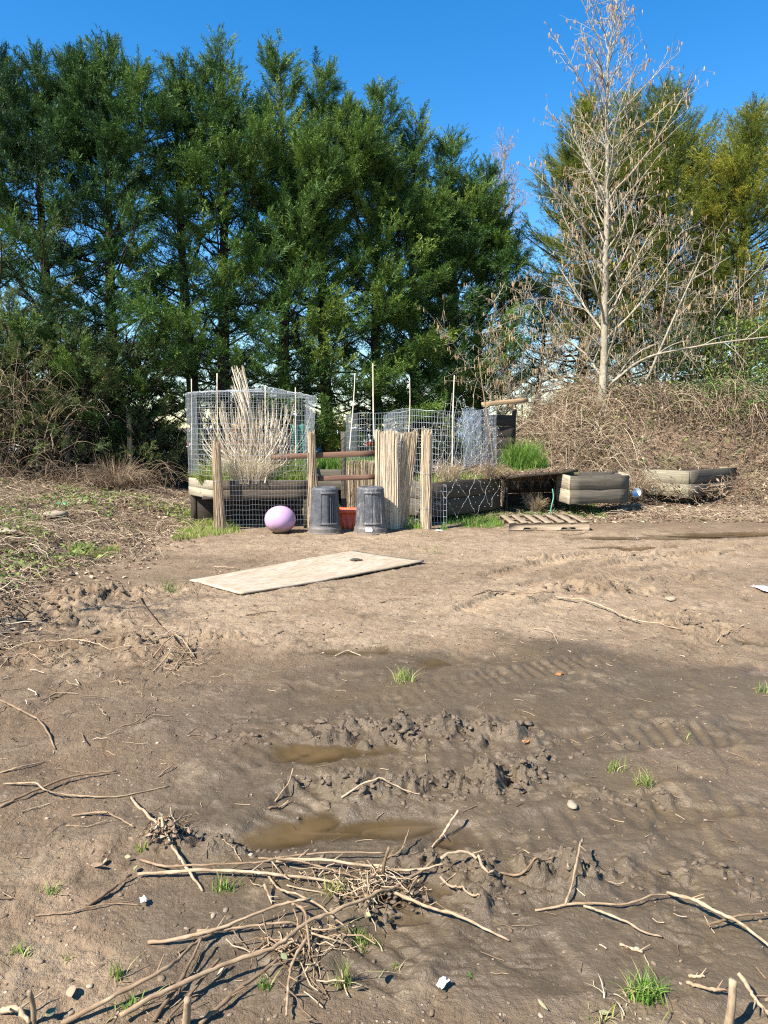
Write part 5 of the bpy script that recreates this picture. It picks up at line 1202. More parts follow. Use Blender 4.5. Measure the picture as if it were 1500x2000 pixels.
# daffodil
b = gp(325, 948); root = empty('daffodil', b, 'yellow daffodil in the shade left of the caged planter', 'flower'); m = MB(); blades(m, b + rng.normal(0, .05, (22, 3)) * [1, 1, 0], .22 + .12 * rng.random(22), .35, .018, .3); m.build('leaves', M['grass'], root)
M['yellow'] = m_plain('yellow_petal', (.75, .55, .03), .6)
fl = b + [.02, -.05, .26]; m = MB(); an = np.linspace(0, 6.283, 7)[:-1]
for a in an: board(m, fl, fl + [.05 * math.cos(a), -.012, .05 * math.sin(a)], .022, .004, up=(0, 1, 0), warp=0, n=3)
tubes(m, spline([fl, fl + [0, -.04, -.005]], 4), np.array([.012, .016, .017, .022])[None], 8); m.build('flower_head', M['yellow'], root)
m = MB(); tubes(m, spline([b, b + [.01, -.02, .15], fl], 6), .005, 5); m.build('stem', M['grass'], root)

# posts of an old fence in the scrub
for px, Yd, h, lab in ((138, 15.9, 1.35, 'dark old fence post standing in the scrub at the left'), (80, 15.7, 1.1, 'thin grey fence post near the left edge, half hidden in scrub'), (258, 16.3, 1.6, 'tan wooden post left of the wire cage, in the scrub')):
    b = foot(px, Yd); m = MB(); board(m, b - [0, 0, .05], b + [.02, 0, h], .09, .09, up=(1, 0, 0), n=5); o = m.build('fence_post', M['wood_grey' if px < 250 else 'wood_tan'], origin=b); tag(o, lab, 'post', 'old fence posts in the scrub')

# ---- parked cars beyond the trees
M['tyre'] = m_plain('tyre_rubber', (.02, .02, .02), .9); M['rimm'] = m_plain('wheel_rim', (.45, .46, .48), .35, .7); M['lamp'] = m_plain('lamp_glass', (.7, .7, .72), .15); M['redlamp'] = m_plain('tail_lamp', (.45, .02, .015), .25)
t = NT('car_window'); M['carglass'] = t.done(t.pbsdf((.02, .025, .03), .05, 0, None, .7).outputs[0])
CARP = [(-2.15, .35), (-2.2, .7), (-2.1, .98), (-1.2, 1.05), (1.35, 1.02), (2.05, .88), (2.2, .62), (2.15, .3)]
def make_car(col, van, name, label):
    root = empty(name, (0, 0, 0), label, 'van' if van else 'car', 'vehicles parked beyond the trees'); mp = M.setdefault('paint%s' % (col,), None) or m_plain('car_paint', col, .25, .1, .03)
    M['paint%s' % (col,)] = mp
    def prism(mb, pr, w0, w1=None):
        pr = np.array(pr); k = len(pr); w1 = w0 if w1 is None else w1
        zz = (pr[:, 1] - pr[:, 1].min()) / max(1e-6, np.ptp(pr[:, 1])); wv = w0 + (w1 - w0) * zz
        c = pr.mean(0); ins = c + (pr - c) * .985; ww = wv * .96
        V = np.concatenate([np.stack([ins[:, 0], -wv - .0, ins[:, 1]], -1), np.stack([pr[:, 0], -ww, pr[:, 1]], -1), np.stack([pr[:, 0], ww, pr[:, 1]], -1), np.stack([ins[:, 0], wv, ins[:, 1]], -1)])
        q_ = [[r_ * k + i, r_ * k + (i + 1) % k, (r_ + 1) * k + (i + 1) % k, (r_ + 1) * k + i] for r_ in range(3) for i in range(k)]
        import mathutils
        tr = mathutils.geometry.tessellate_polygon([[Vector((x, z, 0)) for x, z in ins]])
        mb.add(V, q_, [list(x) for x in tr] + [[x[0] + 3 * k, x[2] + 3 * k, x[1] + 3 * k] for x in tr])
    m = MB(); prism(m, CARP if not van else [(-2.3, .4), (-2.35, 1.1), (1.4, 1.12), (2.2, 1.0), (2.35, .7), (2.3, .38)], .88); m.build('body', mp, root)
    cab = [(-2.0, 1.0), (-1.6, 1.5), (.25, 1.52), (1.15, 1.0)] if not van else [(-2.3, 1.1), (-2.2, 2.1), (.7, 2.15), (1.5, 1.1)]
    m = MB(); prism(m, cab, .80, .66 if not van else .78); m.build('cabin', mp, root)
    z0, z1 = cab[0][1], cab[1][1]
    def quad(n_, v, mat): mm = MB(); v = np.array(v, float); N_ = np.cross(v[1] - v[0], v[2] - v[0]); N_ = N_ / np.linalg.norm(N_) * .012; mm.add(np.concatenate([v - N_, v + N_]), [[4, 5, 6, 7], [3, 2, 1, 0], [0, 1, 5, 4], [1, 2, 6, 5], [2, 3, 7, 6], [3, 0, 4, 7]]); mm.build(n_, mat, root)
    for (xa, za), (xb, zb_), nm in ((cab[3], cab[2], 'windscreen'), (cab[0], cab[1], 'rear_window')):
        f = lambda u: (xa + (xb - xa) * u, za + (zb_ - za) * u); o_ = .012 if nm == 'windscreen' else -.012
        quad(nm, [(f(.12)[0] + o_, -.68, f(.12)[1] + .01), (f(.12)[0] + o_, .68, f(.12)[1] + .01), (f(.9)[0] + o_, .6, f(.9)[1] + .01), (f(.9)[0] + o_, -.6, f(.9)[1] + .01)], M['carglass'])
    for sy in (-1, 1):
        w0, w1 = (.80, .66) if not van else (.80, .78); wz = lambda z: (w0 + (w1 - w0) * (z - z0) / (z1 - z0)) * sy
        zb2, zt2 = z0 + .07 * (z1 - z0), z0 + .88 * (z1 - z0)
        for xa, xb, xc, xd in (((-1.55, -.5, -.5, -1.38), (-.42, .85, .18, -.42)) if not van else ((.0, 1.25, .62, .0),)): quad('side_window', [(xa, wz(zb2), zb2), (xb, wz(zb2), zb2), (xc, wz(zt2), zt2), (xd, wz(zt2), zt2)], M['carglass'])
        for x in (-1.35, 1.35):
            w_ = MB(); an = np.linspace(0, 6.283, 24, endpoint=False); rings = [[(x + r_ * math.cos(a), sy * y_, .32 + r_ * math.sin(a)) for a in an] for r_, y_ in ((.2, .74), (.31, .72), (.32, .8), (.31, .9), (.21, .91))]; loft(w_, rings, np.zeros(3), False); ty = w_.build('wheel', M['tyre'], root)
            w_ = MB(); rings = [[(x + r_ * math.cos(a), sy * y_, .32 + r_ * math.sin(a)) for a in an] for r_, y_ in ((.21, .905), (.17, .89), (.05, .9), (.002, .9))]; loft(w_, rings, np.zeros(3), False); w_.build('rim', M['rimm'], ty)
        quad('headlight', [(2.17, sy * .5, .68), (2.17, sy * .8, .68), (2.1, sy * .8, .84), (2.1, sy * .5, .84)], M['lamp']); quad('tail_light', [(-2.2, sy * .6, .72), (-2.2, sy * .84, .72), (-2.14, sy * .84, .92), (-2.14, sy * .6, .92)], M['redlamp'])
    return root
for px, Yd, col, van, rz, lab in ((-10, 34, (.78, .78, .76), True, 80, 'white van glimpsed through the scrub at the left edge'), (85, 33, (.75, .75, .74), False, 85, 'white car glimpsed behind the thin grey fence post'), (170, 33.5, (.55, .16, .12), False, 92, 'faded red car glimpsed right of the dark fence post'),
                                  (262, 33, (.78, .78, .78), True, 95, 'white van glimpsed left of the wire cage, behind scrub'), (425, 34, (.72, .73, .75), False, 88, 'pale silver car glimpsed through the left of the wire cage'), (505, 33, (.6, .12, .07), False, 90, 'red car glimpsed behind the dead shrub in the cage'),
                                  (585, 34, (.8, .8, .8), True, 88, 'white van glimpsed through the right of the wire cage'), (690, 34, (.76, .77, .78), False, 92, 'white car glimpsed between the stout trunk and the canes'), (775, 33.5, (.7, .72, .74), False, 84, 'light grey car glimpsed above the reed screen')):
    c = make_car(col, van, 'parked_van' if van else 'parked_car', lab); p_ = foot(px, Yd); c.location = p_; c.rotation_euler = (0, 0, R(rz))
m = MB(); xs_, ys_ = np.linspace(-40, 25, 40), np.linspace(27, 60, 24); xx, yy = np.meshgrid(xs_, ys_); zz_ = H(xx.ravel(), yy.ravel()) + .02
ii, jj = np.meshgrid(np.arange(23), np.arange(39), indexing='ij'); a = ii * 40 + jj; m.add(np.stack([xx.ravel(), yy.ravel(), zz_], -1), np.stack([a, a + 1, a + 41, a + 40], -1).reshape(-1, 4))
o = m.build('car_park', m_plain('asphalt', (.055, .055, .057), .9, 0, .2, 3)); tag(o, kind='structure')

# ---- bare tree just outside the frame on the left: its twigs reach in and its branches shade the mud
bare_tree('bare_tree', 'bare tree at the far left whose branch shadows streak the near mud', [np.array([-6.1, 3.6, hz(-6.1, 3.6) - .1]), np.array([-6.0, 3.6, 2.5]), np.array([-5.7, 3.6, 5.2])], .09, 26, lambda t_: 1.5 * (1.1 - t_) + .3, lambda t_: 25 + 30 * t_, ('bark_twig', 'twig_red'), 0, .3, 6, 3, .06)
# ================================================================== STICKS, TUFTS, LEAVES AND CLODS IN THE MUD
def stick(px, r, label, tint=.6, lift=(0, 0, 0), mat='stalk', stubs=2, n=None, name='stick'):
    r = r * .48
    base = [gp(*q) for q in px]; k = n or max(14, 6 * len(px)); P = spline(base, k)
    P[:, 2] = hzs(P[:, :2])
    w_ = max(3, k // 4) | 1; zz = np.convolve(np.pad(P[:, 2], w_ // 2, mode='edge'), np.ones(w_) / w_, 'valid'); zz = np.maximum(zz, P[:, 2] - .25 * r)
    s = np.linspace(0, 1, k); P[:, 2] = zz + r * .85 + np.interp(s, np.linspace(0, 1, len(lift)), lift)
    P[1:-1, :2] += rng.normal(0, r * .16, (k - 2, 2)); P[1:-1, 2] += np.abs(rng.normal(0, r * .2, k - 2))
    rr = r * (1.0 - .35 * s) * (1 + .10 * rng.normal(0, 1, k)); kn = rng.integers(2, k - 1, 3); rr[kn] *= 1.28
    m = MB(); tubes(m, P, rr[None], 8, np.clip(tint + .10 * rng.normal(0, 1, k), 0, 1)[None], True)
    for _ in range(stubs):
        i = rng.integers(2, k - 2); tan = nrm(P[i + 1] - P[i - 1]); d = nrm(tan * .7 + np.array([-tan[1], tan[0], 0]) * rng.choice([-1, 1]) * .6 + [0, 0, .35]); L = r * rng.uniform(2.5, 9)
        tubes(m, spline([P[i], P[i] + d * L * .6, P[i] + d * L], 5), np.linspace(r * .45, r * .2, 5)[None], 5, tint)
    o = m.build(name, M[mat], origin=P[k // 2]); return tag(o, label, 'stick', 'sticks lying in the mud')
def upright(px0, px1, depth_px, r, label, tint=.5):
    r = r * .75
    b = gp(*px0); tpx = at(px1[0], px1[1], b[1] + depth_px); P = spline([b - [0, 0, .02], (b + tpx) / 2 + rng.normal(0, .004, 3), tpx], 10); m = MB(); tubes(m, P, r * np.linspace(1.1, .85, 10)[None], 8, tint, True)
    o = m.build('stick', M['stalk'], origin=b); tag(o, label, 'stick', 'sticks lying in the mud')

STK = [
 ([(0, 1370), (50, 1400), (85, 1425), (108, 1466)], .013, 'curved brown stick at the left edge above the smooth mud', .35, (0, .02, 0)),
 ([(235, 1420), (270, 1412), (296, 1385)], .007, 'short forked brown twig on smooth mud, upper prong', .35, (0, .015, .03)),
 ([(275, 1412), (300, 1400), (335, 1400)], .006, 'thin brown twig branching right from the short forked twig', .45, (0, .01, 0)),
 ([(0, 1511), (45, 1502), (88, 1489)], .009, 'pale stick end at the left edge, above the long dark stick', .6, (0, .01, 0)),
 ([(0, 1579), (65, 1552), (150, 1525), (228, 1511)], .013, 'long dark stick slanting up from the left edge', .25, (0, .02, .01)),
 ([(8, 1532), (65, 1540), (90, 1554), (150, 1560), (215, 1559), (270, 1550), (330, 1537)], .009, 'long thin wavy stick crossing the long dark stick', .55, (0, .03, .01, 0, 0)),
 ([(257, 1559), (272, 1590), (300, 1622), (328, 1660), (357, 1700), (396, 1743)], .013, 'thick pale stick running down through a clod of leaves', .7, (0, .03, .02, .03, 0)),
 ([(142, 1595), (200, 1595), (225, 1602), (262, 1618)], .010, 'bent tan stick joining the pale stick at the leaf clod', .5, (0, .02, 0)),
 ([(130, 1613), (170, 1616), (215, 1606)], .006, 'thin twig under the bent tan stick', .4, (0, .0, .01)),
 ([(310, 1518), (340, 1501)], .008, 'short thin stick beside the wavy stick, upright slant', .4, (0, .02)),
 ([(537, 1567), (560, 1545), (573, 1524)], .008, 'short tan stick poking up beside the tyre marks', .6, (0, .03, .06)),
 ([(525, 1581), (566, 1569)], .011, 'short chunky dark stick just below the poking tan stick', .4, (0, .01)),
 ([(667, 1562), (750, 1553), (820, 1561)], .010, 'straight pale stick lying across the ragged clods', .75, (0, .02, 0)),
 ([(435, 1657), (455, 1668), (472, 1684)], .005, 'thin curved twig below the big brown puddle', .6, (0, .01, 0)),
 ([(170, 1772), (210, 1750), (257, 1717)], .013, 'dark stick slanting down left from the long pale pair', .15, (0, .01, .01)),
 ([(270, 1716), (400, 1712), (500, 1717), (635, 1727), (720, 1743)], .013, 'long pale stick, lower of the long pair below the puddle', .75, (.01, .02, .02, .01, 0)),
 ([(275, 1683), (320, 1702), (380, 1708), (500, 1703), (550, 1692), (650, 1681), (752, 1677)], .010, 'long reddish stick arching along the lower shore of the puddle', .4, (0, .03, .03, .03, .02)),
 ([(540, 1693), (630, 1697), (750, 1707), (866, 1717)], .013, 'thick pale stick above the twig heap, pointing right', .75, (.02, .03, .02, .03)),
 ([(505, 1688), (600, 1706), (690, 1722), (730, 1745)], .008, 'thin brown stick running into the twig heap from the left', .35, (.02, .04, .02, 0)),
 ([(560, 1735), (645, 1748)], .006, 'thin pale straw below the long pale pair', .85, (.01, .0)),
 ([(70, 1788), (140, 1787), (210, 1773), (275, 1770)], .006, 'thin reddish twig pointing at a white scrap', .4, (0, .01, 0)),
 ([(290, 1844), (350, 1846), (450, 1826), (540, 1797), (603, 1785)], .013, 'long tan stick ending at a pale leaf, left of the crossing', .6, (.0, .02, .03, .04, .05)),
 ([(385, 1832), (475, 1825), (575, 1815)], .010, 'straight tan stick just under the long tan stick', .55, (.02, .02, .02)),
 ([(120, 2003), (235, 1966), (325, 1925), (380, 1866), (418, 1838)], .014, 'grey bundle like stick rising from the bottom edge at the left', .45, (0, .03, .05, .04, .02)),
 ([(235, 2003), (330, 1960), (450, 1916), (540, 1880), (600, 1836), (675, 1800), (750, 1767), (800, 1740), (852, 1704)], .015, 'longest thick stick, slanting from the bottom edge up to the twig heap', .5, (.02, .04, .05, .05, .05, .05, .04, .03)),
 ([(390, 2003), (475, 1942), (545, 1886), (596, 1850)], .012, 'dark stick parallel to the longest thick stick, below it', .22, (.0, .02, .02, .01)),
 ([(520, 1705), (540, 1745), (570, 1771), (625, 1792), (686, 1826)], .009, 'thin tan stick curving down through the crossing to the right', .6, (0, .02, .05, .03, 0)),
 ([(562, 1780), (594, 1815), (600, 1840), (605, 1880)], .010, 'short bent stick curling down at the crossing', .4, (.03, .06, .05, .03)),
 ([(600, 1857), (575, 1896), (565, 1925), (560, 2000)], .011, 'stick hanging down from the crossing to the bottom edge', .55, (.04, .03, .02, .02)),
 ([(300, 1998), (350, 1936), (395, 1864)], .012, 'dark stick crossing under the grey bundle near the bottom edge', .15, (0, .02, .05)),
 ([(430, 1900), (350, 1975), (322, 2003)], .009, 'thin dark stick beside the stick that crosses under the grey bundle', .2, (.04, .02, 0)),
 ([(517, 1745), (531, 1767)], .009, 'stubby pale stick just below the long pale pair', .8, (.03, .0)),
 ([(0, 1980), (30, 1987), (58, 2003)], .018, 'thick pale branch end in the bottom left corner', .75, (0, .02, 0)),
 ([(600, 1845), (650, 1847), (690, 1852)], .008, 'short tan twig right of the crossing', .6, (.04, .02, 0)),
 ([(600, 1838), (650, 1833), (686, 1812)], .006, 'wispy twig from the crossing toward the leafy sprig', .6, (.04, .03, .01)),
 ([(895, 1617), (870, 1641), (842, 1663)], .012, 'stout pale stick poking up right of the puddle', .75, (.07, .03, 0)),
 ([(750, 1683), (780, 1666), (800, 1645)], .009, 'dark twig rising left of the stout poking stick', .3, (0, .01, .05)),
 ([(860, 1708), (915, 1693), (950, 1700), (978, 1713)], .012, 'pale stick bending over the mud hump, right of the twig heap', .75, (.05, .04, .02, 0)),
 ([(975, 1706), (1040, 1698), (1082, 1684)], .009, 'dark twig beyond the pale bending stick', .25, (0, .01, .01)),
 ([(1137, 1680), (1125, 1725), (1104, 1773)], .010, 'single upright slanting tan stick beside the mud hump', .6, (.08, .04, .01)),
 ([(1045, 1780), (1150, 1772), (1225, 1775), (1300, 1760), (1345, 1755)], .009, 'long thin knobbly stick running right from the mud hump', .55, (0, .01, .01, .02, 0)),
 ([(1303, 1759), (1365, 1792), (1425, 1820), (1505, 1868)], .013, 'thick pale stick slanting down to the right edge', .75, (.02, .05, .04, .02)),
 ([(1140, 1777), (1200, 1805), (1250, 1825), (1293, 1832)], .009, 'pale stick slanting down from the long knobbly stick', .7, (.01, .02, .01, 0)),
 ([(772, 1768), (850, 1795), (935, 1820), (995, 1840)], .012, 'tan stick slanting down right from the twig heap', .65, (.04, .03, .02, 0)),
 ([(860, 1727), (910, 1746), (938, 1766)], .010, 'short tan stick under the pale bending stick', .6, (.03, .02, 0)),
 ([(1380, 1820), (1450, 1807), (1503, 1801)], .008, 'dark knobbly twig crossing the thick pale stick at the right edge', .2, (.02, .03, .03)),
 ([(1340, 1922), (1380, 1940), (1418, 1951)], .012, 'rough tan stick pointing at the upright stub, bottom right', .5, (0, .01, .02)),
 ([(1440, 1937), (1470, 1971), (1505, 2003)], .014, 'pale stick leaving the upright stub for the bottom right corner', .7, (.05, .03, .02)),
 ([(1210, 1847), (1255, 1862)], .010, 'short crumbly pale stick alone on the mud', .75, (.0, .0)),
 ([(1345, 1910), (1377, 1910)], .010, 'short pale stick just above the rough tan stick', .75, (.0, .0)),
 ([(1085, 1171), (1160, 1187), (1240, 1210), (1331, 1233)], .016, 'long pale stick lying before the far ruts', .75, (.02, .03, .02, 0)),
 ([(922, 1166), (990, 1166), (1040, 1163), (1082, 1157)], .014, 'brown knobbly stick left of the long pale far stick', .4, (0, .02, .02, 0)),
 ([(1400, 1242), (1452, 1231)], .009, 'thin straw coloured stick far right beside the rut puddle', .7, (0, .02)),
 ([(1040, 1228), (1075, 1240), (1090, 1258)], .007, 'thin curled pale twig below the long pale far stick', .8, (0, .03, 0)),
 ([(270, 1163), (300, 1213), (335, 1252), (384, 1302)], .015, 'long dark stick running down from the plywood to a twig pile', .1, (0, .02, .02, 0)),
 ([(300, 1290), (340, 1262), (380, 1290)], .010, 'pale bent stick in the twig pile on the left', .7, (.02, .08, .02)),
 ([(340, 1310), (365, 1275), (372, 1235)], .010, 'brown stick standing in the twig pile on the left', .4, (.0, .06, .09)),
 ([(300, 1312), (350, 1288), (400, 1280), (430, 1276)], .009, 'tan stick lying across the twig pile on the left', .6, (.0, .05, .03, 0)),
 ([(100, 1254), (160, 1258), (218, 1271)], .010, 'straight pale straw left of the twig pile', .85, (0, .02, 0)),
 ([(0, 1275), (60, 1262), (118, 1265)], .009, 'pale straw at the left edge beside brown clods', .8, (0, .02, 0)),
 ([(0, 1302), (40, 1285), (90, 1298)], .010, 'tan straw below the pale straw at the left edge', .7, (0, .03, 0)),
 ([(0, 1212), (25, 1212), (48, 1211)], .013, 'dark stick end at the left edge above brown clods', .1, (.03, .03, .03)),
 ([(480, 1202), (515, 1199), (540, 1196)], .012, 'short dark stick on pale dirt below the plywood', .2, (0, .01, 0)),
 ([(655, 1282), (680, 1277), (706, 1282)], .011, 'short pale stick on the dark wet patch', .8, (0, .02, 0)),
 ([(740, 1178), (770, 1172), (803, 1171)], .008, 'thin dark stick on pale dirt, right of the plywood', .3, (0, .01, 0)),
 ([(418, 1108), (440, 1113), (468, 1113)], .014, 'pale curved stick on dirt above the plywood edge', .8, (0, .03, 0)),
 ([(1095, 1042), (1120, 1045), (1148, 1040)], .010, 'dark twig on the ground below the pallet', .15, (0, .01, 0)),
 ([(130, 945 + 75), (230, 1022), (350, 1024), (400, 1018)], .012, 'long thin dark stick across the bare patch left of the planter', .2, (0, .02, .02, 0)),
 ([(172, 955), (205, 932)], .028, 'pale cut stick jutting from the brush on the left', .85, (.1, .35)),
 ([(1295, 1140 + 2), (1300, 1150), (1325, 1170)], .010, 'reddish forked twig beyond the long pale far stick', .35, (.04, .02, 0)),
]
for q in STK: stick(*q)
upright((1422, 2000), (1431, 1914), -.02, .015, 'stout upright stub in the bottom right corner', .7)
upright((362, 2000), (366, 1950), -.02, .014, 'stout upright stub at the bottom edge under the longest stick', .6)
upright((65, 2000), (57, 1936), -.01, .010, 'thin upright stub near the bottom left corner', .55)
upright((745, 1722), (760, 1655), -.05, .008, 'thin red brown twig standing in the twig heap', .3)

# loose bits: fine twigs, straw, chips (nobody could count them)
def field(n, x0, x1, y0, y1, pw=1.6):
    y = y0 + (y1 - y0) * rng.random(n) ** pw; x = rng.uniform(-1, 1, n) * (.62 * y + .2); k = (x > x0) & (x < x1); return np.stack([x[k], y[k]], -1)
def bits(name, pts, L, rad, mat, label, tint=None, k=4, lift=.004, bend=.15):
    n = len(pts); z = hzs(pts); az = rng.random(n) * 6.28; s = np.linspace(-.5, .5, k); Ls = L * (.35 + rng.random(n) ** 2 * 1.3); d = np.stack([np.cos(az), np.sin(az)], -1)
    XY = pts[:, None] + d[:, None] * (Ls[:, None] * s[None])[..., None] + rng.normal(0, bend, (n, k, 2)) * Ls[:, None, None] * .25
    Zz = H(XY[..., 0].ravel(), XY[..., 1].ravel()).reshape(n, k); m = MB(); tubes(m, np.concatenate([XY, (np.maximum(Zz, Zz.mean(1, keepdims=True)) + lift * rng.random((n, k)) + rad)[..., None]], -1), rad * (.6 + .8 * rng.random((n, 1))) * np.ones((1, k)), 4, rng.random(n) if tint is None else tint * (.5 + rng.random(n)))
    o = m.build(name, M[mat]); return tag(o, label, 'litter', kind='stuff')
bits('twig_litter', field(900, -9, 9, 1.4, 11, 1.0), .07, .0016, 'stalk', 'fine twigs and straw scattered over the mud')
q = np.concatenate([np.array([Gd(px + rng.normal(0, sx), py + rng.normal(0, sy)) for _ in range(n_)]) for px, py, sx, sy, n_ in ((735, 1755, 45, 14, 40), (330, 1625, 18, 12, 40), (560, 1850, 60, 16, 35), (350, 1285, 40, 18, 90), (60, 1275, 60, 16, 110), (200, 1310, 90, 30, 60), (640, 1715, 90, 10, 40), (340, 1180, 60, 25, 60), (600, 1890, 40, 40, 50))])
q2 = np.stack([rng.uniform(-5.5, -1.3, 700), rng.uniform(3.2, 8.5, 700)], -1); bits('twig_litter', q2[q2[:, 0] < -.42 * q2[:, 1] + .6 + rng.normal(0, .4, 700)], .12, .0028, 'cane', 'broken brown stems scattered over the mud on the left', lift=.02)
bits('twig_litter', q, .10, .0019, 'stalk', 'dense fine twigs gathered along the sticks and piles', lift=.03)
pts = field(2600, -6, 6, 1.3, 10.8, 1.25); m = MB(); z = hzs(pts); lumps(m, np.c_[pts, z + .001], .003 + .0065 * rng.random(len(pts)) ** 3, .6, .2, .9 * rng.random(len(pts)) ** 2); M['grit'] = m_tint('grit', [(0, (.10, .072, .045)), (.75, (.22, .165, .11)), (1, (.48, .40, .30))], .9); o = m.build('grit', M['grit']); tag(o, 'grit and small stones pressed into the mud', 'grit', kind='stuff')
P = []
for px, py, rx, ry, am in CLOD:
    c = Gd(px, py); n = int(110 * am * (1 if py > 1350 else .6)); cc_ = c + rng.normal(0, .7, (9, 2)) * [rx, ry]; P.append(cc_[rng.integers(0, 9, n)] + rng.normal(0, .28, (n, 2)) * [rx, ry])
P = np.concatenate(P); z = hzs(P); m = MB(); far = np.clip(P[:, 1] / 3, .7, 1.6); lumps(m, np.c_[P, z - .003], (.003 + .013 * rng.random(len(P)) ** 3) * far, .62, .5, None, .13); M['clod'] = m_plain('mud_clod', (.110, .078, .048), .8, 0, .35, 25, .6); o = m.build('mud_clods', M['clod'], smooth=False); tag(o, 'torn up clods of wet mud along the tyre ruts', 'mud clods', kind='stuff')
pts = field(1100, -6, 6, 5.0, 11.5, 1.0); m = MB(); leafs(m, np.c_[pts, hzs(pts) + .006], .015 + .03 * rng.random(len(pts)), .3 + .7 * rng.random(len(pts)), .85); o = m.build('bark_chips', M['dryleaf']); tag(o, 'pale bark chips and leaf bits trodden into the dry dirt', 'litter', kind='stuff')

# grass tufts
def tuft(px, py, h, n, w, label, mat='grass', lean=.5, dead=0, tint=None, bw=.0045):
    b = gp(px, py); root_pts = b + np.stack([rng.normal(0, w, n), rng.normal(0, w * .8, n), np.zeros(n)], -1); root_pts[:, 2] = hzs(root_pts[:, :2]) - .003
    m = MB(); blades(m, root_pts, h * (.35 + .8 * rng.random(n)), lean, bw, tint, 5)
    if dead: dp = b + np.stack([rng.normal(0, w * 1.3, dead), rng.normal(0, w, dead), np.zeros(dead)], -1); dp[:, 2] = hzs(dp[:, :2]); blades(m, dp, h * (.5 + .6 * rng.random(dead)), 1.6, bw, .97, 5)
    o = m.build('grass_tuft', M[mat], origin=b); tag(o, label, 'grass tuft', 'grass tufts growing in the mud')
for a in ((785, 1330, .10, 70, .035, 'grass tuft alone in the dark smooth mud beyond the tyre ruts', 'grass_y', .6, 14), (1258, 1533, .085, 34, .022, 'spiky grass tuft with a drooping dead blade, right of the ragged clods', 'grass_y', .55, 12), (1198, 1506, .07, 26, .018, 'small tuft just left of the spiky grass tuft', 'grass_y', .35, 6),
          (1262, 1945, .065, 170, .024, 'densest green tuft, with straw blades, in the near mud on the right', 'grass', .7, 22), (440, 1735, .045, 50, .022, 'green tuft under the long pale sticks', 'grass', .5, 4), (655, 1745, .055, 46, .024, 'grass tuft left of the twig heap, among pale sticks', 'grass_y', .4, 6),
          (275, 1662, .04, 26, .012, 'small tuft behind the leaf clod on the pale stick', 'grass_y', .4, 3), (103, 1741, .04, 24, .012, 'little tuft on brown mud, above the thin reddish twig', 'grass', .6, 3), (37, 1862, .035, 22, .016, 'little tuft near the left edge of the near mud', 'grass_y', .7, 3),
          (133, 1872, .02, 14, .010, 'tiny sprout right of the little tuft near the left edge', 'grass_y', .6, 0), (230, 1908, .07, 26, .010, 'narrow upright tuft above the grey bundle stick', 'grass_y', .25, 4), (517, 1930, .045, 22, .010, 'tuft pushing up between the longest sticks', 'grass', .3, 3),
          (670, 1925, .085, 44, .015, 'tall grass tuft right of the hanging stick at the bottom', 'grass_y', .3, 6), (712, 1842, .05, 44, .024, 'leafy tuft right of the stick crossing', 'grass_y', .5, 8), (245, 1972, .05, 26, .02, 'dull tuft under the grey bundle stick at the bottom', 'grass', .5, 6), (1345, 1440, .05, 8, .014, 'sparse tuft with few blades on the smooth mud at the right', 'grass_y', .8, 2),
          (850, 1082, .14, 18, .05, 'few grass blades right of the plywood sheet', 'grass_y', .4, 3), (920, 1907, .02, 8, .006, 'tiny sprout in wet mud near the white scrap', 'grass', .7, 0), (770, 1885, .03, 8, .01, 'wispy sprout below the tan slanting stick', 'grass_y', .9, 2), (1492, 1352, .08, 22, .02, 'tuft cut by the right edge on the grey mud', 'grass', .5, 3),
          (1185, 1990, .04, 16, .02, 'yellowish sprig at the bottom edge, left of the upright stub', 'grass_y', .7, 8), (330, 1160, .16, 26, .05, 'thin green blades on dirt left of the plywood', 'grass', .7, 6), (1210, 1960, .05, 8, .03, 'dry straw blades beside the densest green tuft', 'straw', 1.2, 12)): tuft(*a)
# single leaves
M['paleleaf'] = m_tint('pale_green_leaf', [(0, (.15, .17, .08)), (1, (.36, .33, .19))], .7, .2)
def leaf1(px, py, size, label, mat='dryleaf', tint=.8, up=.012, tilt=.4, asp=.5):
    size *= .75; asp *= .8
    c = gp(px, py, up); k = 7; s = np.linspace(0, 1, k); wv = np.sin(np.pi * s ** .8) * asp * .5; az = rng.random() * 6.28; V = np.stack([np.concatenate([s - .5] * 3), np.concatenate([-wv, 0 * wv, wv]), np.concatenate([.12 * wv + .25 * (s - .5) ** 2, -.25 * wv + .25 * (s - .5) ** 2, .3 * wv + .25 * (s - .5) ** 2])], -1) * size
    ct, st_ = math.cos(tilt), math.sin(tilt); V = np.stack([V[:, 0], V[:, 1] * ct - V[:, 2] * st_, V[:, 1] * st_ + V[:, 2] * ct], -1); V = np.stack([V[:, 0] * math.cos(az) - V[:, 1] * math.sin(az), V[:, 0] * math.sin(az) + V[:, 1] * math.cos(az), V[:, 2]], -1)
    q = [[r_ * k + i, r_ * k + i + 1, (r_ + 1) * k + i + 1, (r_ + 1) * k + i] for r_ in range(2) for i in range(k - 1)]; m = MB(); m.add(V + c, q, None, tint); o = m.build('fallen_leaf', M[mat], origin=c, smooth=True); sm = o.modifiers.new('thickness', 'SOLIDIFY'); sm.thickness = .0012; tag(o, label, 'leaf', 'leaves lying in the mud')
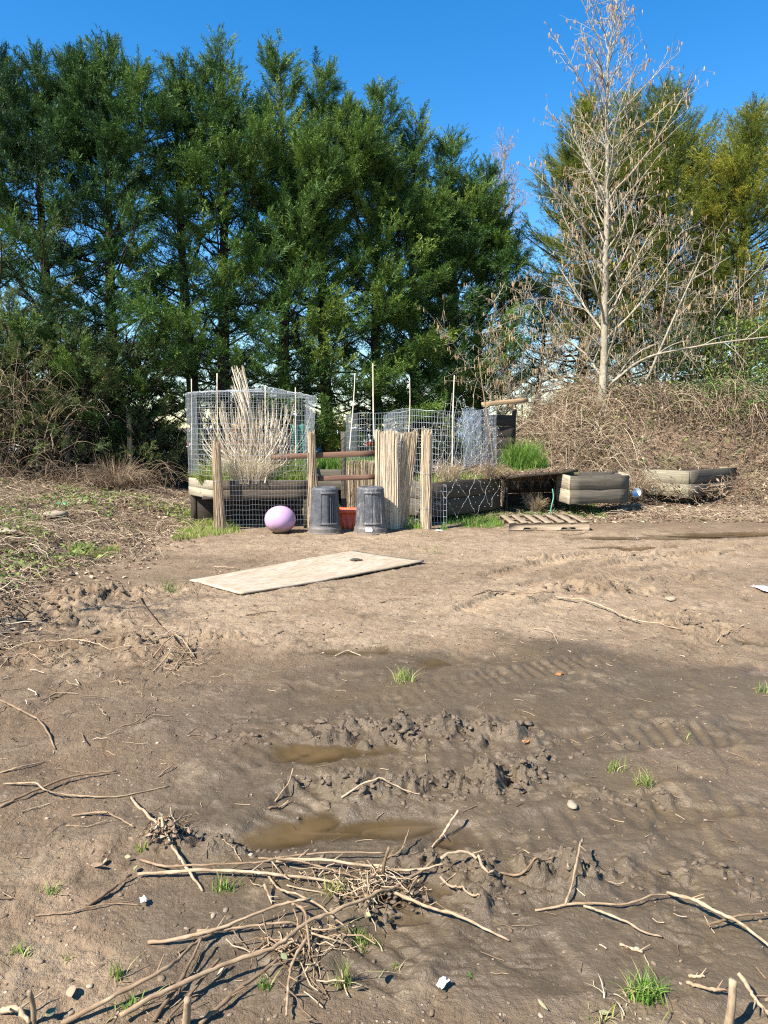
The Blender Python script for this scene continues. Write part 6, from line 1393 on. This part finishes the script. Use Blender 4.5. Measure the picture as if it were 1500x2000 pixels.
for a in ((205, 1687, .05, 'brown curled leaf left of the leaf clod', 'dryleaf', .75), (190, 1695, .06, 'torn brown leaf beside the curled one, left of the leaf clod', 'dryleaf', .55), (430, 1906, .075, 'long brown leaf above the longest stick', 'dryleaf', .85, .01, .2, .3), (1060, 1968, .06, 'long yellowish leaf near the bottom edge', 'paleleaf', .8, .008, .1, .25),
          (746, 1928, .05, 'pale green leaf held up off the mud casting a round shadow', 'paleleaf', .7, .04, 1.0, .8), (1180, 1985, .04, 'pale leaf at the bottom edge by the yellowish sprig', 'paleleaf', .6), (265, 1705, .035, 'pale round leaf at the start of the long pale pair', 'paleleaf', .5, .02, .5, .9), (250, 1683, .03, 'upper pale leaf left of the long pale pair', 'paleleaf', .9, .02, .6, .8),
          (602, 1784, .04, 'pale leaf at the tip of the long tan stick', 'paleleaf', .8, .05, .6, .8), (556, 1893, .04, 'grey green leaf at the stick crossing', 'paleleaf', .1, .04, .5, .7), (605, 1902, .035, 'yellow round leaf right of the hanging stick', 'paleleaf', .9, .03, .4, .9), (685, 1748, .035, 'pale green leaf left of the twig heap', 'paleleaf', .4, .02, .4, .8),
          (100, 1990, .045, 'mottled yellow leaf in the bottom left corner', 'paleleaf', .5, .02, .3, .8), (720, 1812, .03, 'pale bud like leaf on the leafy tuft', 'paleleaf', .7, .05, .8, .7), (140, 1950, .06, 'grey dead leaf above the bottom left corner', 'dryleaf', .7, .02, .3, .8), (700, 1940, .05, 'dry curled leaf beside the tall grass tuft', 'dryleaf', .8, .02, .6, .6), (1005, 1790, .025, 'pale curled leaf right of the tan slanting stick', 'paleleaf', .9, .01), (1110, 1684, .035, 'flat pale chip on the mud hump', 'dryleaf', .95, .02, .2, .4)): leaf1(*a)
# clod of leaves on the pale stick
c = gp(318, 1636, .015); m = MB(); lumps(m, c + rng.normal(0, 1, (60, 3)) * [.035, .03, .006], .003 + .007 * rng.random(60), .6, .5, .35, .2); root = empty('leaf_clod', c, 'crumbly brown clod of leaves caught on the pale stick', 'leaf clod'); m.build('crumbs', M['dryleaf'], root); m = MB(); leafs(m, c + rng.normal(0, 1, (40, 3)) * [.045, .035, .008] + [0, 0, .012], .03, .5 + .4 * rng.random(40)); m.build('leaves', M['dryleaf'], root)
c = gp(735, 1750, .02); root = empty('twig_heap', c, 'small heap of broken twigs where the long sticks meet', 'twig heap'); m = MB(); n = 48; d = nrm(rng.normal(0, 1, (n, 3)) * [1, 1, .5]); s = np.linspace(-.5, .5, 5); tubes(m, (c + rng.normal(0, 1, (n, 3)) * [.07, .05, .018] + [0, 0, .02])[:, None] + d[:, None] * (s[None] * rng.uniform(.05, .14, (n, 1)))[..., None] + rng.normal(0, .004, (n, 5, 3)), .0018, 4, rng.random(n)); m.build('twigs', M['stalk'], root); m = MB(); lumps(m, c + rng.normal(0, 1, (60, 3)) * [.07, .05, .004] - [0, 0, .012], .004 + .008 * rng.random(60), .6, .5, .1, .15); m.build('crumbs', M['clod'], root)
# ================================================================== LIGHT, SKY, CAMERA
SUN = Vector((-.54, -.42, .73)).normalized()
el = math.asin(SUN.z); azim = math.atan2(SUN.x, SUN.y)
w = bpy.data.worlds.new('World'); SC.world = w; w.use_nodes = True
nt = w.node_tree; nt.nodes.clear()
sky = nt.nodes.new('ShaderNodeTexSky'); sky.sky_type = 'NISHITA'; sky.sun_disc = False
sky.sun_elevation = el; sky.sun_rotation = azim % (2 * math.pi)
sky.altitude = 0; sky.air_density = 1.0; sky.dust_density = 0.1; sky.ozone_density = 3.0
bg = nt.nodes.new('ShaderNodeBackground'); bg.inputs['Strength'].default_value = .093
wo = nt.nodes.new('ShaderNodeOutputWorld')
hs = nt.nodes.new('ShaderNodeHueSaturation'); hs.inputs['Saturation'].default_value = 1.38; hs.inputs['Hue'].default_value = .5
nt.links.new(sky.outputs[0], hs.inputs['Color']); nt.links.new(hs.outputs[0], bg.inputs[0]); nt.links.new(bg.outputs[0], wo.inputs[0])
sl = bpy.data.lights.new('sun', 'SUN'); sl.energy = 5.0; sl.angle = R(.5); sl.color = (1, .945, .86)
so = bpy.data.objects.new('sun', sl); COL.objects.link(so); so.rotation_euler = SUN.to_track_quat('Z', 'Y').to_euler()
cd = bpy.data.cameras.new('camera'); cam = bpy.data.objects.new('camera', cd); COL.objects.link(cam)
cam.location = (0, 0, CAM_H); cam.rotation_euler = (R(90) - PITCH, 0, 0)
cd.sensor_fit = 'VERTICAL'; cd.sensor_height = 36; cd.lens = F / 2000 * 36; cd.clip_start = .05; cd.clip_end = 2000
SC.camera = cam
SC.view_settings.view_transform = 'Standard'; SC.view_settings.look = 'None'; SC.view_settings.gamma = 1; SC.view_settings.exposure = 1.38
SC.cycles.max_bounces = 8; SC.cycles.transparent_max_bounces = 8
SC.cycles.use_denoising = False; SC.cycles.filter_width = 1.2; SC.cycles.sample_clamp_indirect = 6
